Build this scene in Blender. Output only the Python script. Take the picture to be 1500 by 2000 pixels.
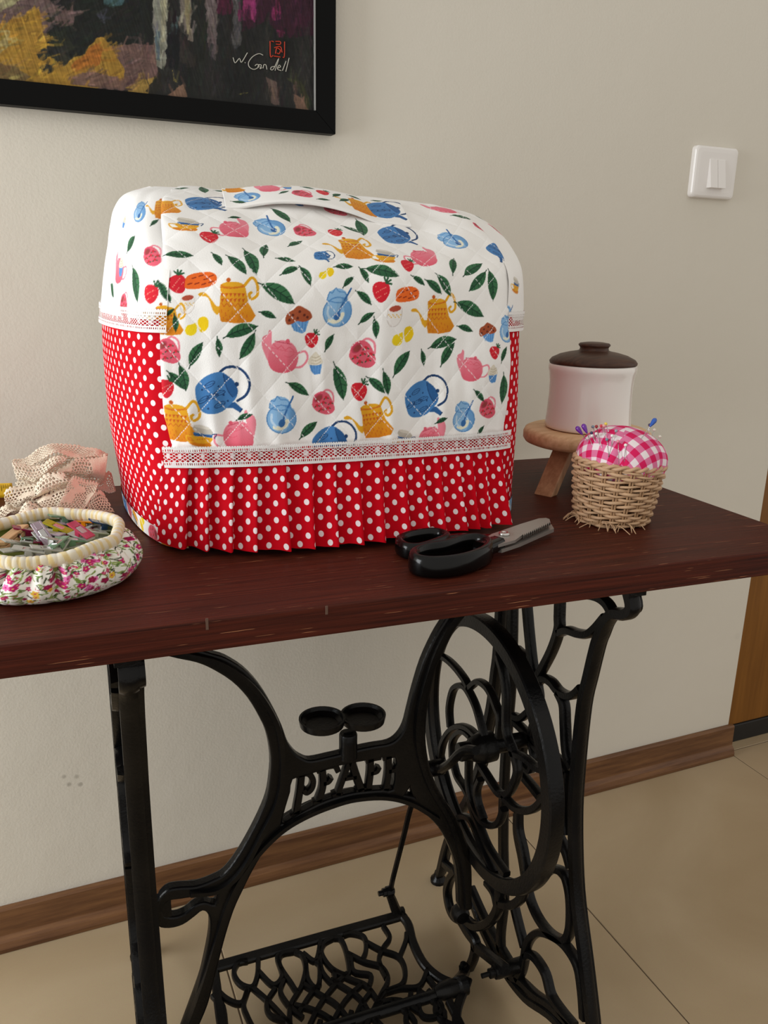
import bpy, math, random
import numpy as np
from mathutils import Vector, Matrix

# ------------------------------------------------------------------ scene, camera, light
sc = bpy.context.scene
for o in list(bpy.data.objects):
    bpy.data.objects.remove(o)
COL = sc.collection

# axes: x along the table, y into the room's back wall, z up; the back wall is turned 2.5 degrees to the table
RT = np.array([[0.93659867, -0.34981898, 0.02023887],
               [0.07896335, 0.26698268, 0.96046085],
               [0.34139086, 0.89796822, -0.2776785]])   # rows: camera right, up, forward
FPX = 1592.1636
CAM = np.array([0.0, 0.0, 1.03])
cd = bpy.data.cameras.new('camera')
cd.sensor_fit = 'VERTICAL'
cd.sensor_height = 36.0
cd.sensor_width = 27.0
cd.lens = 36.0 * FPX / 2000.0
cd.clip_start = 0.02
cam = bpy.data.objects.new('camera', cd)
COL.objects.link(cam)
m = Matrix.Identity(4)
for i in range(3):
    m[i][0] = RT[0][i]; m[i][1] = RT[1][i]; m[i][2] = -RT[2][i]; m[i][3] = CAM[i]
cam.matrix_world = m
sc.camera = cam

w = bpy.data.worlds.new('room_light')
sc.world = w
w.use_nodes = True
w.node_tree.nodes['Background'].inputs[0].default_value = (1.0, 0.955, 0.885, 1)
w.node_tree.nodes['Background'].inputs[1].default_value = 0.72

def area(name, loc, target, sx, sy, power, col):
    l = bpy.data.lights.new(name, 'AREA')
    l.shape = 'RECTANGLE'; l.size = sx; l.size_y = sy; l.energy = power; l.color = col
    o = bpy.data.objects.new(name, l)
    COL.objects.link(o)
    o.location = loc
    d = Vector(target) - Vector(loc)
    o.rotation_euler = d.to_track_quat('-Z', 'Y').to_euler()
    return o
# daylight from the window on the left of the room
area('window_daylight', (-1.75, 0.70, 1.05), (0.30, 0.85, 0.80), 0.9, 1.5, 44, (0.92, 0.965, 1.0))

sc.view_settings.view_transform = 'Standard'
sc.view_settings.look = 'None'
sc.view_settings.gamma = 1.0
sc.view_settings.use_curve_mapping = False
sc.view_settings.exposure = 0.0

# ------------------------------------------------------------------ pixel rays -> points on known planes
def ray(px, py):
    return RT.T @ np.array([(px - 750.0) / FPX, -(py - 1000.0) / FPX, 1.0])
def onax(px, py, ax, val):
    r = ray(px, py)
    return CAM + r * ((val - CAM[ax]) / r[ax])
def onplane(px, py, p0, n):
    r = ray(px, py); n = np.asarray(n, float)
    return CAM + r * ((n @ (np.asarray(p0, float) - CAM)) / (n @ r))
def proj(P):
    c = (np.asarray(P, float) - CAM) @ RT.T
    return np.stack([750 + FPX * c[..., 0] / c[..., 2], 1000 - FPX * c[..., 1] / c[..., 2]], -1)
WA = math.radians(2.523)
WT = np.array([math.cos(WA), math.sin(WA), 0.0])
WN = np.array([-math.sin(WA), math.cos(WA), 0.0])
WD = 1.195
def wall_sz(px, py, d=0.0):
    r = ray(px, py)
    p = CAM + r * ((WD - d) / (WN @ r))
    return float(p @ WT), float(p[2])

# ------------------------------------------------------------------ mesh helpers
def lin(c):
    c = np.asarray(c, float) / 255.0
    return np.where(c <= 0.04045, c / 12.92, ((c + 0.055) / 1.055) ** 2.4)
ORG = {}
def thing(name, label, cat, loc=(0, 0, 0), group=None, rotz=0.0):
    o = bpy.data.objects.new(name, None)
    o.empty_display_size = 0.02
    COL.objects.link(o)
    o.location = loc; o.rotation_euler = (0, 0, rotz)
    ORG[o] = np.array(loc, float)
    return tag(o, label, cat, group)
def tag(o, label, cat, group=None):
    o['label'] = label; o['category'] = cat
    if group: o['group'] = group
    return o
def mk(name, V, F, mat, parent=None, smooth=True, uv=None, col=None, loc=None, local=False, sharp=0):
    """one mesh object; V in world metres unless local, F list of index tuples or an (n,4) array"""
    V = np.asarray(V, float).reshape(-1, 3)
    if local:
        org = np.zeros(3); base = np.zeros(3)
    else:
        org = ORG[parent] if parent is not None else np.zeros(3)
        base = np.array(loc, float) if loc is not None else org
        V = V - base
    me = bpy.data.meshes.new(name)
    if isinstance(F, np.ndarray):
        nf, k = F.shape
        me.vertices.add(len(V)); me.vertices.foreach_set('co', V.ravel())
        me.loops.add(nf * k); me.loops.foreach_set('vertex_index', F.ravel().astype(np.int32))
        me.polygons.add(nf)
        me.polygons.foreach_set('loop_start', np.arange(0, nf * k, k, dtype=np.int32))
        me.update(calc_edges=True)
    else:
        me.from_pydata(V.tolist(), [], [tuple(int(i) for i in f) for f in F])
    me.validate(clean_customdata=False)
    if uv is not None:
        li = np.zeros(len(me.loops), dtype=np.int32)
        me.loops.foreach_get('vertex_index', li)
        l = me.uv_layers.new(name='UVMap')
        l.data.foreach_set('uv', np.asarray(uv, float)[li].ravel())
    if col is not None:
        a = me.color_attributes.new('print', 'FLOAT_COLOR', 'POINT')
        c = np.ones((len(V), 4)); c[:, :3] = col
        a.data.foreach_set('color', c.ravel())
    if smooth:
        me.polygons.foreach_set('use_smooth', np.ones(len(me.polygons), dtype=bool))
        if sharp: me.set_sharp_from_angle(angle=math.radians(sharp))
    me.materials.append(mat)
    o = bpy.data.objects.new(name, me)
    COL.objects.link(o)
    if parent is not None:
        o.parent = parent
        if not local: o.location = base - org
    elif loc is not None:
        o.location = loc
    ORG[o] = base
    return o
def gridfaces(n, m, mask=None, closed_n=False, closed_m=False):
    N = n if closed_n else n - 1
    M = m if closed_m else m - 1
    i, j = np.meshgrid(np.arange(N), np.arange(M), indexing='ij')
    if mask is not None:
        i, j = i[mask], j[mask]
    i, j = i.ravel(), j.ravel()
    i2, j2 = (i + 1) % n, (j + 1) % m
    return np.stack([i * m + j, i2 * m + j, i2 * m + j2, i * m + j2], 1)
def weighted(o):
    return o
def bevel(o, wd, seg=2, ang=35):
    b = o.modifiers.new('bevel', 'BEVEL'); b.width = wd; b.segments = seg
    b.limit_method = 'ANGLE'; b.angle_limit = math.radians(ang)
    return o
def join_geo(parts):
    V, F, n = [], [], 0
    for v, f in parts:
        v = np.asarray(v, float).reshape(-1, 3)
        V.append(v); F += [tuple(int(k) + n for k in q) for q in f]; n += len(v)
    return np.concatenate(V), F
def box(x0, x1, y0, y1, z0, z1):
    V = [(x, y, z) for z in (z0, z1) for y in (y0, y1) for x in (x0, x1)]
    F = [(0, 2, 3, 1), (4, 5, 7, 6), (0, 1, 5, 4), (2, 6, 7, 3), (0, 4, 6, 2), (1, 3, 7, 5)]
    return np.array(V, float), F
def smooth_path(P, n=8, closed=False):
    P = np.asarray(P, float); k = len(P)
    if k == 2 and not closed:
        t = np.linspace(0, 1, n + 1)[:, None]
        return P[0] * (1 - t) + P[1] * t
    out = []
    for i in range(k if closed else k - 1):
        if closed:
            a, b, c, d = P[(i - 1) % k], P[i], P[(i + 1) % k], P[(i + 2) % k]
        else:
            b, c = P[i], P[i + 1]
            a = P[i - 1] if i > 0 else 2 * b - c
            d = P[i + 2] if i + 2 < k else 2 * c - b
        for t in np.arange(n) / n:
            out.append(0.5 * ((2 * b) + (c - a) * t + (2 * a - 5 * b + 4 * c - d) * t * t + (3 * b - a - 3 * c + d) * t ** 3))
    if not closed: out.append(P[-1])
    return np.array(out)
def tube_geo(P, r, seg=8, closed=False, cap=True):
    P = np.asarray(P, float); n = len(P)
    r = np.broadcast_to(np.asarray(r, float), (n,))
    if closed:
        T = np.roll(P, -1, 0) - np.roll(P, 1, 0)
    else:
        T = np.gradient(P, axis=0)
    T /= np.linalg.norm(T, axis=1)[:, None] + 1e-12
    u = np.cross(T[0], [0, 0, 1.0])
    if np.linalg.norm(u) < 1e-3: u = np.cross(T[0], [1.0, 0, 0])
    u /= np.linalg.norm(u)
    V = []
    a = np.linspace(0, 2 * np.pi, seg, endpoint=False)
    for i in range(n):
        u = u - T[i] * (u @ T[i]); u /= np.linalg.norm(u) + 1e-12
        v = np.cross(T[i], u)
        V.append(P[i] + r[i] * (np.cos(a)[:, None] * u + np.sin(a)[:, None] * v))
    V = np.concatenate(V)
    F = [tuple(q) for q in gridfaces(n, seg, closed_n=closed, closed_m=True)]
    if cap and not closed:
        F.append(tuple(range(seg))[::-1]); F.append(tuple(range((n - 1) * seg, n * seg)))
    return V, F
def bar_geo(P, nrm, wid, thk, ch=0.28):
    """bar swept along P; wid across the path in its plane, thk along the plane normal nrm; chamfered section"""
    P = np.asarray(P, float); n = len(P)
    nrm = np.asarray(nrm, float); nrm = nrm / np.linalg.norm(nrm)
    wid = np.broadcast_to(np.asarray(wid, float), (n,)); 
    T = np.gradient(P, axis=0); T -= np.outer(T @ nrm, nrm)
    T /= np.linalg.norm(T, axis=1)[:, None] + 1e-12
    S = np.cross(nrm, T)
    h = thk / 2
    prof = [(-1, -h + h * ch * 1.6), (-1 + ch, -h), (1 - ch, -h), (1, -h + h * ch * 1.6),
            (1, h - h * ch * 1.6), (1 - ch, h), (-1 + ch, h), (-1, h - h * ch * 1.6)]
    V = []
    for i in range(n):
        for a, b in prof:
            V.append(P[i] + S[i] * (a * wid[i] / 2) + nrm * b)
    F = [tuple(q) for q in gridfaces(n, 8, closed_m=True)]
    F.append(tuple(range(8))[::-1]); F.append(tuple(range((n - 1) * 8, n * 8)))
    return np.array(V), F
def lathe_geo(prof, center=(0, 0, 0), seg=48, cap_bottom=True, cap_top=True):
    prof = np.asarray(prof, float); k = len(prof)
    a = np.linspace(0, 2 * np.pi, seg, endpoint=False)
    V = np.zeros((k, seg, 3))
    V[..., 0] = prof[:, 0:1] * np.cos(a); V[..., 1] = prof[:, 0:1] * np.sin(a); V[..., 2] = prof[:, 1:2]
    F = [tuple(q[::-1]) for q in gridfaces(k, seg, closed_m=True)]
    if cap_bottom: F.append(tuple(range(seg))[::-1])
    if cap_top: F.append(tuple(range((k - 1) * seg, k * seg)))
    return V.reshape(-1, 3) + np.asarray(center, float), F
def curve_plate(name, outer, holes, half, bev, mat, parent, to3d, res=1):
    """flat plate with holes from 2D outlines, extruded and rounded; to3d maps (a,b,c) arrays to world"""
    cu = bpy.data.curves.new(name, 'CURVE'); cu.dimensions = '2D'; cu.fill_mode = 'BOTH'
    cu.extrude = max(half - bev, 0.0); cu.bevel_depth = bev; cu.bevel_resolution = res; cu.offset = -bev
    for pts in [outer] + list(holes):
        s = cu.splines.new('POLY'); s.points.add(len(pts) - 1); s.use_cyclic_u = True
        for i, p in enumerate(pts): s.points[i].co = (p[0], p[1], 0, 1)
    t = bpy.data.objects.new('tmp', cu)
    COL.objects.link(t)
    dg = bpy.context.evaluated_depsgraph_get()
    me = t.evaluated_get(dg).to_mesh()
    V = np.array([v.co[:] for v in me.vertices]); F = [tuple(p.vertices) for p in me.polygons]
    t.evaluated_get(dg).to_mesh_clear()
    bpy.data.objects.remove(t); bpy.data.curves.remove(cu)
    return mk(name, to3d(V), F, mat, parent, smooth=False)

# value noise for wrinkles and brush marks
_rng = np.random.RandomState(5)
_NT = _rng.rand(256, 256)
def vnoise(x, y):
    x = np.asarray(x, float); y = np.asarray(y, float)
    xi = np.floor(x).astype(int); yi = np.floor(y).astype(int)
    fx = x - xi; fy = y - yi
    fx = fx * fx * (3 - 2 * fx); fy = fy * fy * (3 - 2 * fy)
    g = lambda a, b: _NT[a % 256, b % 256]
    return (g(xi, yi) * (1 - fx) + g(xi + 1, yi) * fx) * (1 - fy) + (g(xi, yi + 1) * (1 - fx) + g(xi + 1, yi + 1) * fx) * fy

# ------------------------------------------------------------------ materials
def nodes(name):
    mt = bpy.data.materials.new(name); mt.use_nodes = True
    nt = mt.node_tree
    return mt, nt, nt.nodes['Principled BSDF']
def N(nt, typ, **kw):
    n = nt.nodes.new(typ)
    for k, v in kw.items(): setattr(n, k, v)
    return n
def plain(name, rgb, rough=0.6, metal=0.0, bump=0.0, bscale=200.0, spec=0.5, var=0.0, vscale=20.0, trans=0.0, ior=1.45, coat=0.0, sheen=0.0):
    mt, nt, b = nodes(name)
    c = tuple(lin(rgb)) + (1,)
    b.inputs['Base Color'].default_value = c
    b.inputs['Roughness'].default_value = rough
    b.inputs['Metallic'].default_value = metal
    b.inputs['Specular IOR Level'].default_value = spec
    b.inputs['Transmission Weight'].default_value = trans
    b.inputs['IOR'].default_value = ior
    b.inputs['Coat Weight'].default_value = coat
    b.inputs['Sheen Weight'].default_value = sheen
    tc = N(nt, 'ShaderNodeTexCoord')
    if var > 0:
        nz = N(nt, 'ShaderNodeTexNoise'); nz.inputs['Scale'].default_value = vscale; nz.inputs['Detail'].default_value = 4
        nt.links.new(tc.outputs['Object'], nz.inputs['Vector'])
        mx = N(nt, 'ShaderNodeMix', data_type='RGBA')
        mx.inputs[6].default_value = tuple(np.array(c[:3]) * (1 - var)) + (1,)
        mx.inputs[7].default_value = tuple(np.minimum(np.array(c[:3]) * (1 + var), 1)) + (1,)
        nt.links.new(nz.outputs['Fac'], mx.inputs[0])
        nt.links.new(mx.outputs[2], b.inputs['Base Color'])
    if bump > 0:
        nz = N(nt, 'ShaderNodeTexNoise'); nz.inputs['Scale'].default_value = bscale; nz.inputs['Detail'].default_value = 3
        nt.links.new(tc.outputs['Object'], nz.inputs['Vector'])
        bp = N(nt, 'ShaderNodeBump'); bp.inputs['Strength'].default_value = bump; bp.inputs['Distance'].default_value = 0.002
        nt.links.new(nz.outputs['Fac'], bp.inputs['Height'])
        nt.links.new(bp.outputs['Normal'], b.inputs['Normal'])
    return mt
def wood(name, c1, c2, axis=0, scale=9.0, stretch=12.0, rough=0.45, bump=0.25, chips=None, coat=0.0, spec=0.3):
    mt, nt, b = nodes(name)
    tc = N(nt, 'ShaderNodeTexCoord'); mp = N(nt, 'ShaderNodeMapping')
    s = [scale * stretch] * 3; s[axis] = scale
    mp.inputs['Scale'].default_value = s
    nt.links.new(tc.outputs['Object'], mp.inputs['Vector'])
    nz = N(nt, 'ShaderNodeTexNoise'); nz.inputs['Scale'].default_value = 1.0; nz.inputs['Detail'].default_value = 7; nz.inputs['Roughness'].default_value = 0.65
    nt.links.new(mp.outputs[0], nz.inputs['Vector'])
    cr = N(nt, 'ShaderNodeValToRGB')
    cr.color_ramp.elements[0].position = 0.32; cr.color_ramp.elements[0].color = tuple(lin(c1)) + (1,)
    cr.color_ramp.elements[1].position = 0.68; cr.color_ramp.elements[1].color = tuple(lin(c2)) + (1,)
    nt.links.new(nz.outputs['Fac'], cr.inputs[0])
    out = cr.outputs[0]
    if chips is not None:   # pale flakes and scratches along the grain
        mp2 = N(nt, 'ShaderNodeMapping'); s2 = [chips[2]] * 3; s2[axis] = chips[1]
        mp2.inputs['Scale'].default_value = s2
        nt.links.new(tc.outputs['Object'], mp2.inputs['Vector'])
        n2 = N(nt, 'ShaderNodeTexNoise'); n2.inputs['Scale'].default_value = 1.0; n2.inputs['Detail'].default_value = 2
        nt.links.new(mp2.outputs[0], n2.inputs['Vector'])
        mr = N(nt, 'ShaderNodeMapRange'); mr.inputs['From Min'].default_value = chips[3]; mr.inputs['From Max'].default_value = chips[3] + 0.03
        nt.links.new(n2.outputs['Fac'], mr.inputs['Value'])
        mx = N(nt, 'ShaderNodeMix', data_type='RGBA')
        nt.links.new(mr.outputs[0], mx.inputs[0]); nt.links.new(out, mx.inputs[6]); mx.inputs[7].default_value = tuple(lin(chips[0])) + (1,)
        out = mx.outputs[2]
    nt.links.new(out, b.inputs['Base Color'])
    b.inputs['Roughness'].default_value = rough; b.inputs['Specular IOR Level'].default_value = spec
    b.inputs['Coat Weight'].default_value = coat
    bp = N(nt, 'ShaderNodeBump'); bp.inputs['Strength'].default_value = bump; bp.inputs['Distance'].default_value = 0.001
    nt.links.new(nz.outputs['Fac'], bp.inputs['Height']); nt.links.new(bp.outputs['Normal'], b.inputs['Normal'])
    return mt
def printed(name, rough=0.85, weave=0.25, sheen=0.1, wscale=900.0):
    """cloth whose printed colours come from the mesh's own colour attribute"""
    mt, nt, b = nodes(name)
    at = N(nt, 'ShaderNodeAttribute', attribute_name='print')
    nt.links.new(at.outputs['Color'], b.inputs['Base Color'])
    b.inputs['Roughness'].default_value = rough; b.inputs['Sheen Weight'].default_value = sheen
    b.inputs['Specular IOR Level'].default_value = 0.2
    if weave > 0:
        tc = N(nt, 'ShaderNodeTexCoord'); nz = N(nt, 'ShaderNodeTexNoise')
        nz.inputs['Scale'].default_value = wscale; nt.links.new(tc.outputs['Object'], nz.inputs['Vector'])
        bp = N(nt, 'ShaderNodeBump'); bp.inputs['Strength'].default_value = weave; bp.inputs['Distance'].default_value = 0.0006
        nt.links.new(nz.outputs['Fac'], bp.inputs['Height']); nt.links.new(bp.outputs['Normal'], b.inputs['Normal'])
    return mt
def dotted(name, base, dot, cx, cy, rad):
    """staggered polka dots over the UV map, which is in metres"""
    mt, nt, b = nodes(name)
    uv = N(nt, 'ShaderNodeUVMap')
    ds = []
    for off in (0.0, 0.5):
        d = N(nt, 'ShaderNodeVectorMath', operation='DIVIDE'); d.inputs[1].default_value = (cx, cy, 1)
        nt.links.new(uv.outputs[0], d.inputs[0])
        a = N(nt, 'ShaderNodeVectorMath', operation='ADD'); a.inputs[1].default_value = (off, off, 0)
        nt.links.new(d.outputs[0], a.inputs[0])
        f = N(nt, 'ShaderNodeVectorMath', operation='FRACTION'); nt.links.new(a.outputs[0], f.inputs[0])
        s = N(nt, 'ShaderNodeVectorMath', operation='SUBTRACT'); s.inputs[1].default_value = (0.5, 0.5, 0)
        nt.links.new(f.outputs[0], s.inputs[0])
        mu = N(nt, 'ShaderNodeVectorMath', operation='MULTIPLY'); mu.inputs[1].default_value = (cx, cy, 0)
        nt.links.new(s.outputs[0], mu.inputs[0])
        l = N(nt, 'ShaderNodeVectorMath', operation='LENGTH'); nt.links.new(mu.outputs[0], l.inputs[0])
        ds.append(l)
    mn = N(nt, 'ShaderNodeMath', operation='MINIMUM')
    nt.links.new(ds[0].outputs['Value'], mn.inputs[0]); nt.links.new(ds[1].outputs['Value'], mn.inputs[1])
    mr = N(nt, 'ShaderNodeMapRange'); mr.inputs['From Min'].default_value = rad * 1.06; mr.inputs['From Max'].default_value = rad * 0.94
    nt.links.new(mn.outputs[0], mr.inputs['Value'])
    mx = N(nt, 'ShaderNodeMix', data_type='RGBA')
    mx.inputs[6].default_value = tuple(lin(base)) + (1,); mx.inputs[7].default_value = tuple(lin(dot)) + (1,)
    nt.links.new(mr.outputs[0], mx.inputs[0]); nt.links.new(mx.outputs[2], b.inputs['Base Color'])
    b.inputs['Roughness'].default_value = 0.8; b.inputs['Specular IOR Level'].default_value = 0.1
    return mt
def gingham(name, c, cw):
    mt, nt, b = nodes(name)
    uv = N(nt, 'ShaderNodeUVMap'); sp = N(nt, 'ShaderNodeSeparateXYZ'); nt.links.new(uv.outputs[0], sp.inputs[0])
    fs = []
    for k in (0, 1):
        d = N(nt, 'ShaderNodeMath', operation='DIVIDE'); d.inputs[1].default_value = cw; nt.links.new(sp.outputs[k], d.inputs[0])
        f = N(nt, 'ShaderNodeMath', operation='FRACT'); nt.links.new(d.outputs[0], f.inputs[0])
        g = N(nt, 'ShaderNodeMath', operation='GREATER_THAN'); g.inputs[1].default_value = 0.5; nt.links.new(f.outputs[0], g.inputs[0])
        fs.append(g)
    ad = N(nt, 'ShaderNodeMath', operation='ADD'); nt.links.new(fs[0].outputs[0], ad.inputs[0]); nt.links.new(fs[1].outputs[0], ad.inputs[1])
    hv = N(nt, 'ShaderNodeMath', operation='MULTIPLY'); hv.inputs[1].default_value = 0.5; nt.links.new(ad.outputs[0], hv.inputs[0])
    cr = N(nt, 'ShaderNodeValToRGB'); cr.color_ramp.interpolation = 'LINEAR'
    cr.color_ramp.elements[0].color = tuple(lin((238, 226, 228))) + (1,)
    cr.color_ramp.elements[1].color = tuple(lin(c)) + (1,)
    e = cr.color_ramp.elements.new(0.5); e.color = tuple(lin((222, 120, 160))) + (1,)
    nt.links.new(hv.outputs[0], cr.inputs[0]); nt.links.new(cr.outputs[0], b.inputs['Base Color'])
    b.inputs['Roughness'].default_value = 0.85; b.inputs['Specular IOR Level'].default_value = 0.2
    return mt
# ------------------------------------------------------------------ the room
def wall_material():
    mt, nt, b = nodes('wall_paint')
    tc = N(nt, 'ShaderNodeTexCoord')
    nz = N(nt, 'ShaderNodeTexNoise'); nz.inputs['Scale'].default_value = 1.3; nz.inputs['Detail'].default_value = 4
    nt.links.new(tc.outputs['Object'], nz.inputs['Vector'])
    mx = N(nt, 'ShaderNodeMix', data_type='RGBA')
    mx.inputs[6].default_value = tuple(lin((210, 204, 190))) + (1,); mx.inputs[7].default_value = tuple(lin((220, 214, 202))) + (1,)
    nt.links.new(nz.outputs['Fac'], mx.inputs[0])
    col = mx.outputs[2]
    for (px, py, r, k) in ((125, 1517, .0032, .35), (150, 1517, .0036, .35), (135, 1532, .0034, .4), (157, 1532, .0036, .4), (1440, 1243, .008, .05)):
        s, z = wall_sz(px, py)
        d = N(nt, 'ShaderNodeVectorMath', operation='DISTANCE'); d.inputs[1].default_value = (s, 0, z)
        nt.links.new(tc.outputs['Object'], d.inputs[0])
        mr = N(nt, 'ShaderNodeMapRange'); mr.interpolation_type = 'SMOOTHSTEP'
        mr.inputs['From Min'].default_value = r * 1.5; mr.inputs['From Max'].default_value = r * .4; mr.inputs['To Max'].default_value = k
        nt.links.new(d.outputs['Value'], mr.inputs['Value'])
        m2 = N(nt, 'ShaderNodeMix', data_type='RGBA'); m2.inputs[7].default_value = tuple(lin((90, 84, 72))) + (1,)
        nt.links.new(mr.outputs[0], m2.inputs[0]); nt.links.new(col, m2.inputs[6]); col = m2.outputs[2]
    nt.links.new(col, b.inputs['Base Color'])
    b.inputs['Roughness'].default_value = 0.62; b.inputs['Specular IOR Level'].default_value = 0.3
    n1 = N(nt, 'ShaderNodeTexNoise'); n1.inputs['Scale'].default_value = 260; n1.inputs['Detail'].default_value = 2
    n2 = N(nt, 'ShaderNodeTexNoise'); n2.inputs['Scale'].default_value = 14; n2.inputs['Detail'].default_value = 3
    ad = N(nt, 'ShaderNodeMath', operation='MULTIPLY_ADD'); ad.inputs[1].default_value = 4.0
    for n_ in (n1, n2): nt.links.new(tc.outputs['Object'], n_.inputs['Vector'])
    nt.links.new(n2.outputs['Fac'], ad.inputs[0]); nt.links.new(n1.outputs['Fac'], ad.inputs[2])
    bp = N(nt, 'ShaderNodeBump'); bp.inputs['Strength'].default_value = 0.22; bp.inputs['Distance'].default_value = 0.0012
    nt.links.new(ad.outputs[0], bp.inputs['Height']); nt.links.new(bp.outputs['Normal'], b.inputs['Normal'])
    return mt
M_wall = wall_material()
WALL_LOC = tuple(WN * WD)
def wall_obj(name, V, F, mat, parent=None, smooth=False, **kw):
    """geometry in wall coordinates: x along the wall, y = minus distance in front of it, z up"""
    o = mk(name, V, F, mat, None, smooth=smooth, local=True, **kw)
    if parent is None:
        o.location = WALL_LOC; o.rotation_euler = (0, 0, WA)
    else:
        o.parent = parent
    return o
S_END = 1.374
v, f = box(-2.2, S_END, 0, 0.10, 0, 2.7)
wb = wall_obj('wall_back', v, f, M_wall); wb['kind'] = 'structure'; wb['label'] = 'off-white painted plaster wall behind the sewing table'

# floor of 60 cm polished tiles
def tile_material():
    mt, nt, b = nodes('polished_tile')
    tc = N(nt, 'ShaderNodeTexCoord'); geo = N(nt, 'ShaderNodeNewGeometry')
    nz = N(nt, 'ShaderNodeTexNoise'); nz.inputs['Scale'].default_value = 2.2; nz.inputs['Detail'].default_value = 6; nz.inputs['Distortion'].default_value = 1.2
    nt.links.new(geo.outputs['Position'], nz.inputs['Vector'])
    cr = N(nt, 'ShaderNodeValToRGB')
    cr.color_ramp.elements[0].position = .3; cr.color_ramp.elements[0].color = tuple(lin((170, 148, 116))) + (1,)
    cr.color_ramp.elements[1].position = .7; cr.color_ramp.elements[1].color = tuple(lin((186, 165, 134))) + (1,)
    nt.links.new(nz.outputs['Fac'], cr.inputs[0])
    n2 = N(nt, 'ShaderNodeTexNoise'); n2.inputs['Scale'].default_value = 900
    nt.links.new(geo.outputs['Position'], n2.inputs['Vector'])
    mx = N(nt, 'ShaderNodeMix', data_type='RGBA', blend_type='MULTIPLY'); mx.inputs[0].default_value = .18
    nt.links.new(cr.outputs[0], mx.inputs[6]); nt.links.new(n2.outputs['Color'], mx.inputs[7])
    nt.links.new(mx.outputs[2], b.inputs['Base Color'])
    b.inputs['Roughness'].default_value = 0.28; b.inputs['Specular IOR Level'].default_value = 0.4
    return mt
M_tile = tile_material()
M_grout = plain('grout', (96, 80, 62), 0.9)
v, f = box(-2.2, 3.0, -2.6, 0.9, -0.05, -0.0012)
fl = wall_obj('floor', v, f, M_grout); fl['kind'] = 'structure'; fl['label'] = 'beige polished ceramic tile floor'
T0, TS, GAP = 0.1915, 0.5975, 0.0022
v, f = box(-TS / 2 + GAP / 2, TS / 2 - GAP / 2, -TS / 2 + GAP / 2, TS / 2 - GAP / 2, -0.006, 0.0)
tile_mesh = None
for i in range(-3, 4):
    for j in range(-2, 2):
        cx = T0 + (i + .5) * TS; cy = 0.0 - (j + .5) * TS + 0.0
        if tile_mesh is None:
            o = wall_obj('tile', v, f, M_tile, fl); tile_mesh = o.data; bevel(o, 0.0008, 1)
        else:
            o = bpy.data.objects.new('tile', tile_mesh); COL.objects.link(o); o.parent = fl; bevel(o, 0.0008, 1)
        o.location = (cx, cy, 0)

# timber-look baseboard: flat board with a projecting quarter-round lip
M_base = wood('baseboard_wood', (84, 54, 36), (128, 90, 58), axis=0, scale=6, stretch=14, rough=.38, bump=.15)
prof = [(0.0, 0.0), (-0.020, 0.0), (-0.021, 0.008), (-0.018, 0.018), (-0.013, 0.023), (-0.011, 0.026), (-0.010, 0.070), (-0.008, 0.0735), (0.0, 0.0735)]
V = [(s, y, z) for s in (-2.2, S_END + 0.010) for (y, z) in prof]
n = len(prof)
F = [(i, (i + 1) % n, n + (i + 1) % n, n + i) for i in range(n)] + [tuple(range(n))[::-1], tuple(range(n, 2 * n))]
o = wall_obj('baseboard_back', V, F, M_base); o['kind'] = 'structure'; o['label'] = 'brown wood-look baseboard along the plaster wall'; bevel(o, .0012, 2, 30)

# beyond the end of the wall: a recess with a brown wooden door leaf on a black plinth
M_door = wood('door_wood', (118, 74, 22), (140, 92, 34), axis=2, scale=3, stretch=20, rough=.4, bump=.1)
M_plinth = plain('plinth_black', (26, 26, 26), .5, var=.3, vscale=30)
door = bpy.data.objects.new('door_1', None); COL.objects.link(door); door.location = tuple(WN * WD); door.rotation_euler = (0, 0, WA)
door['kind'] = 'structure'; door['label'] = 'orange-brown wooden door with black kick plate beyond the wall end'; door.empty_display_size = .02
v, f = box(S_END + .004, 2.25, 0.030, 0.065, 0.045, 2.05); o = wall_obj('door_leaf', v, f, M_door, door); bevel(o, .002)
v, f = box(S_END + .004, 2.25, 0.026, 0.065, 0.0, 0.0445); o = wall_obj('kick_plate', v, f, M_plinth, door); bevel(o, .002)
v, f = box(S_END + .0005, S_END + .0065, 0.0235, 0.030, 0.045, 2.05); o = wall_obj('door_edge', v, f, plain('door_gap', (40, 25, 12), .7), door)
v, f = box(S_END + .0002, 3.0, .10, .16, 0, 2.7)
o = wall_obj('wall_side', v, f, M_wall); o['kind'] = 'structure'; o['label'] = 'wall behind the brown door'

# ------------------------------------------------------------------ light switch
M_sw = plain('switch_plastic', (232, 228, 224), .32, coat=.2)
sw = thing('light_switch', 'white plastic double rocker light switch on the plaster wall', 'light switch', WALL_LOC, rotz=WA)
s0, s1, z0, z1 = 1.0795, 1.1760, 1.1735, 1.2575
def rrect(x0, x1, y0, y1, r, k=6):
    P = []
    for cx, cy, a0 in ((x1 - r, y1 - r, 0), (x0 + r, y1 - r, 90), (x0 + r, y0 + r, 180), (x1 - r, y0 + r, 270)):
        for a in np.linspace(a0, a0 + 90, k): P.append((cx + r * math.cos(math.radians(a)), cy + r * math.sin(math.radians(a))))
    return P
def stack_rings(rings):
    n = len(rings[0]); V = []; F = []
    for (pts, d) in rings: pass
    return None
R = []
for inset, d in ((0, 0.0), (0, 0.007), (.0015, 0.0095), (.004, 0.0108), (.010, 0.0115)):
    R.append([(x, -d, z) for x, z in rrect(s0 + inset, s1 - inset, z0 + inset, z1 - inset, .007)])
n = len(R[0]); V = [p for r in R for p in r]
F = [tuple(q) for q in gridfaces(len(R), n, closed_m=True)] + [tuple(range((len(R) - 1) * n, len(R) * n))]
wall_obj('cover_plate', V, F, M_sw, sw, smooth=False)
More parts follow.
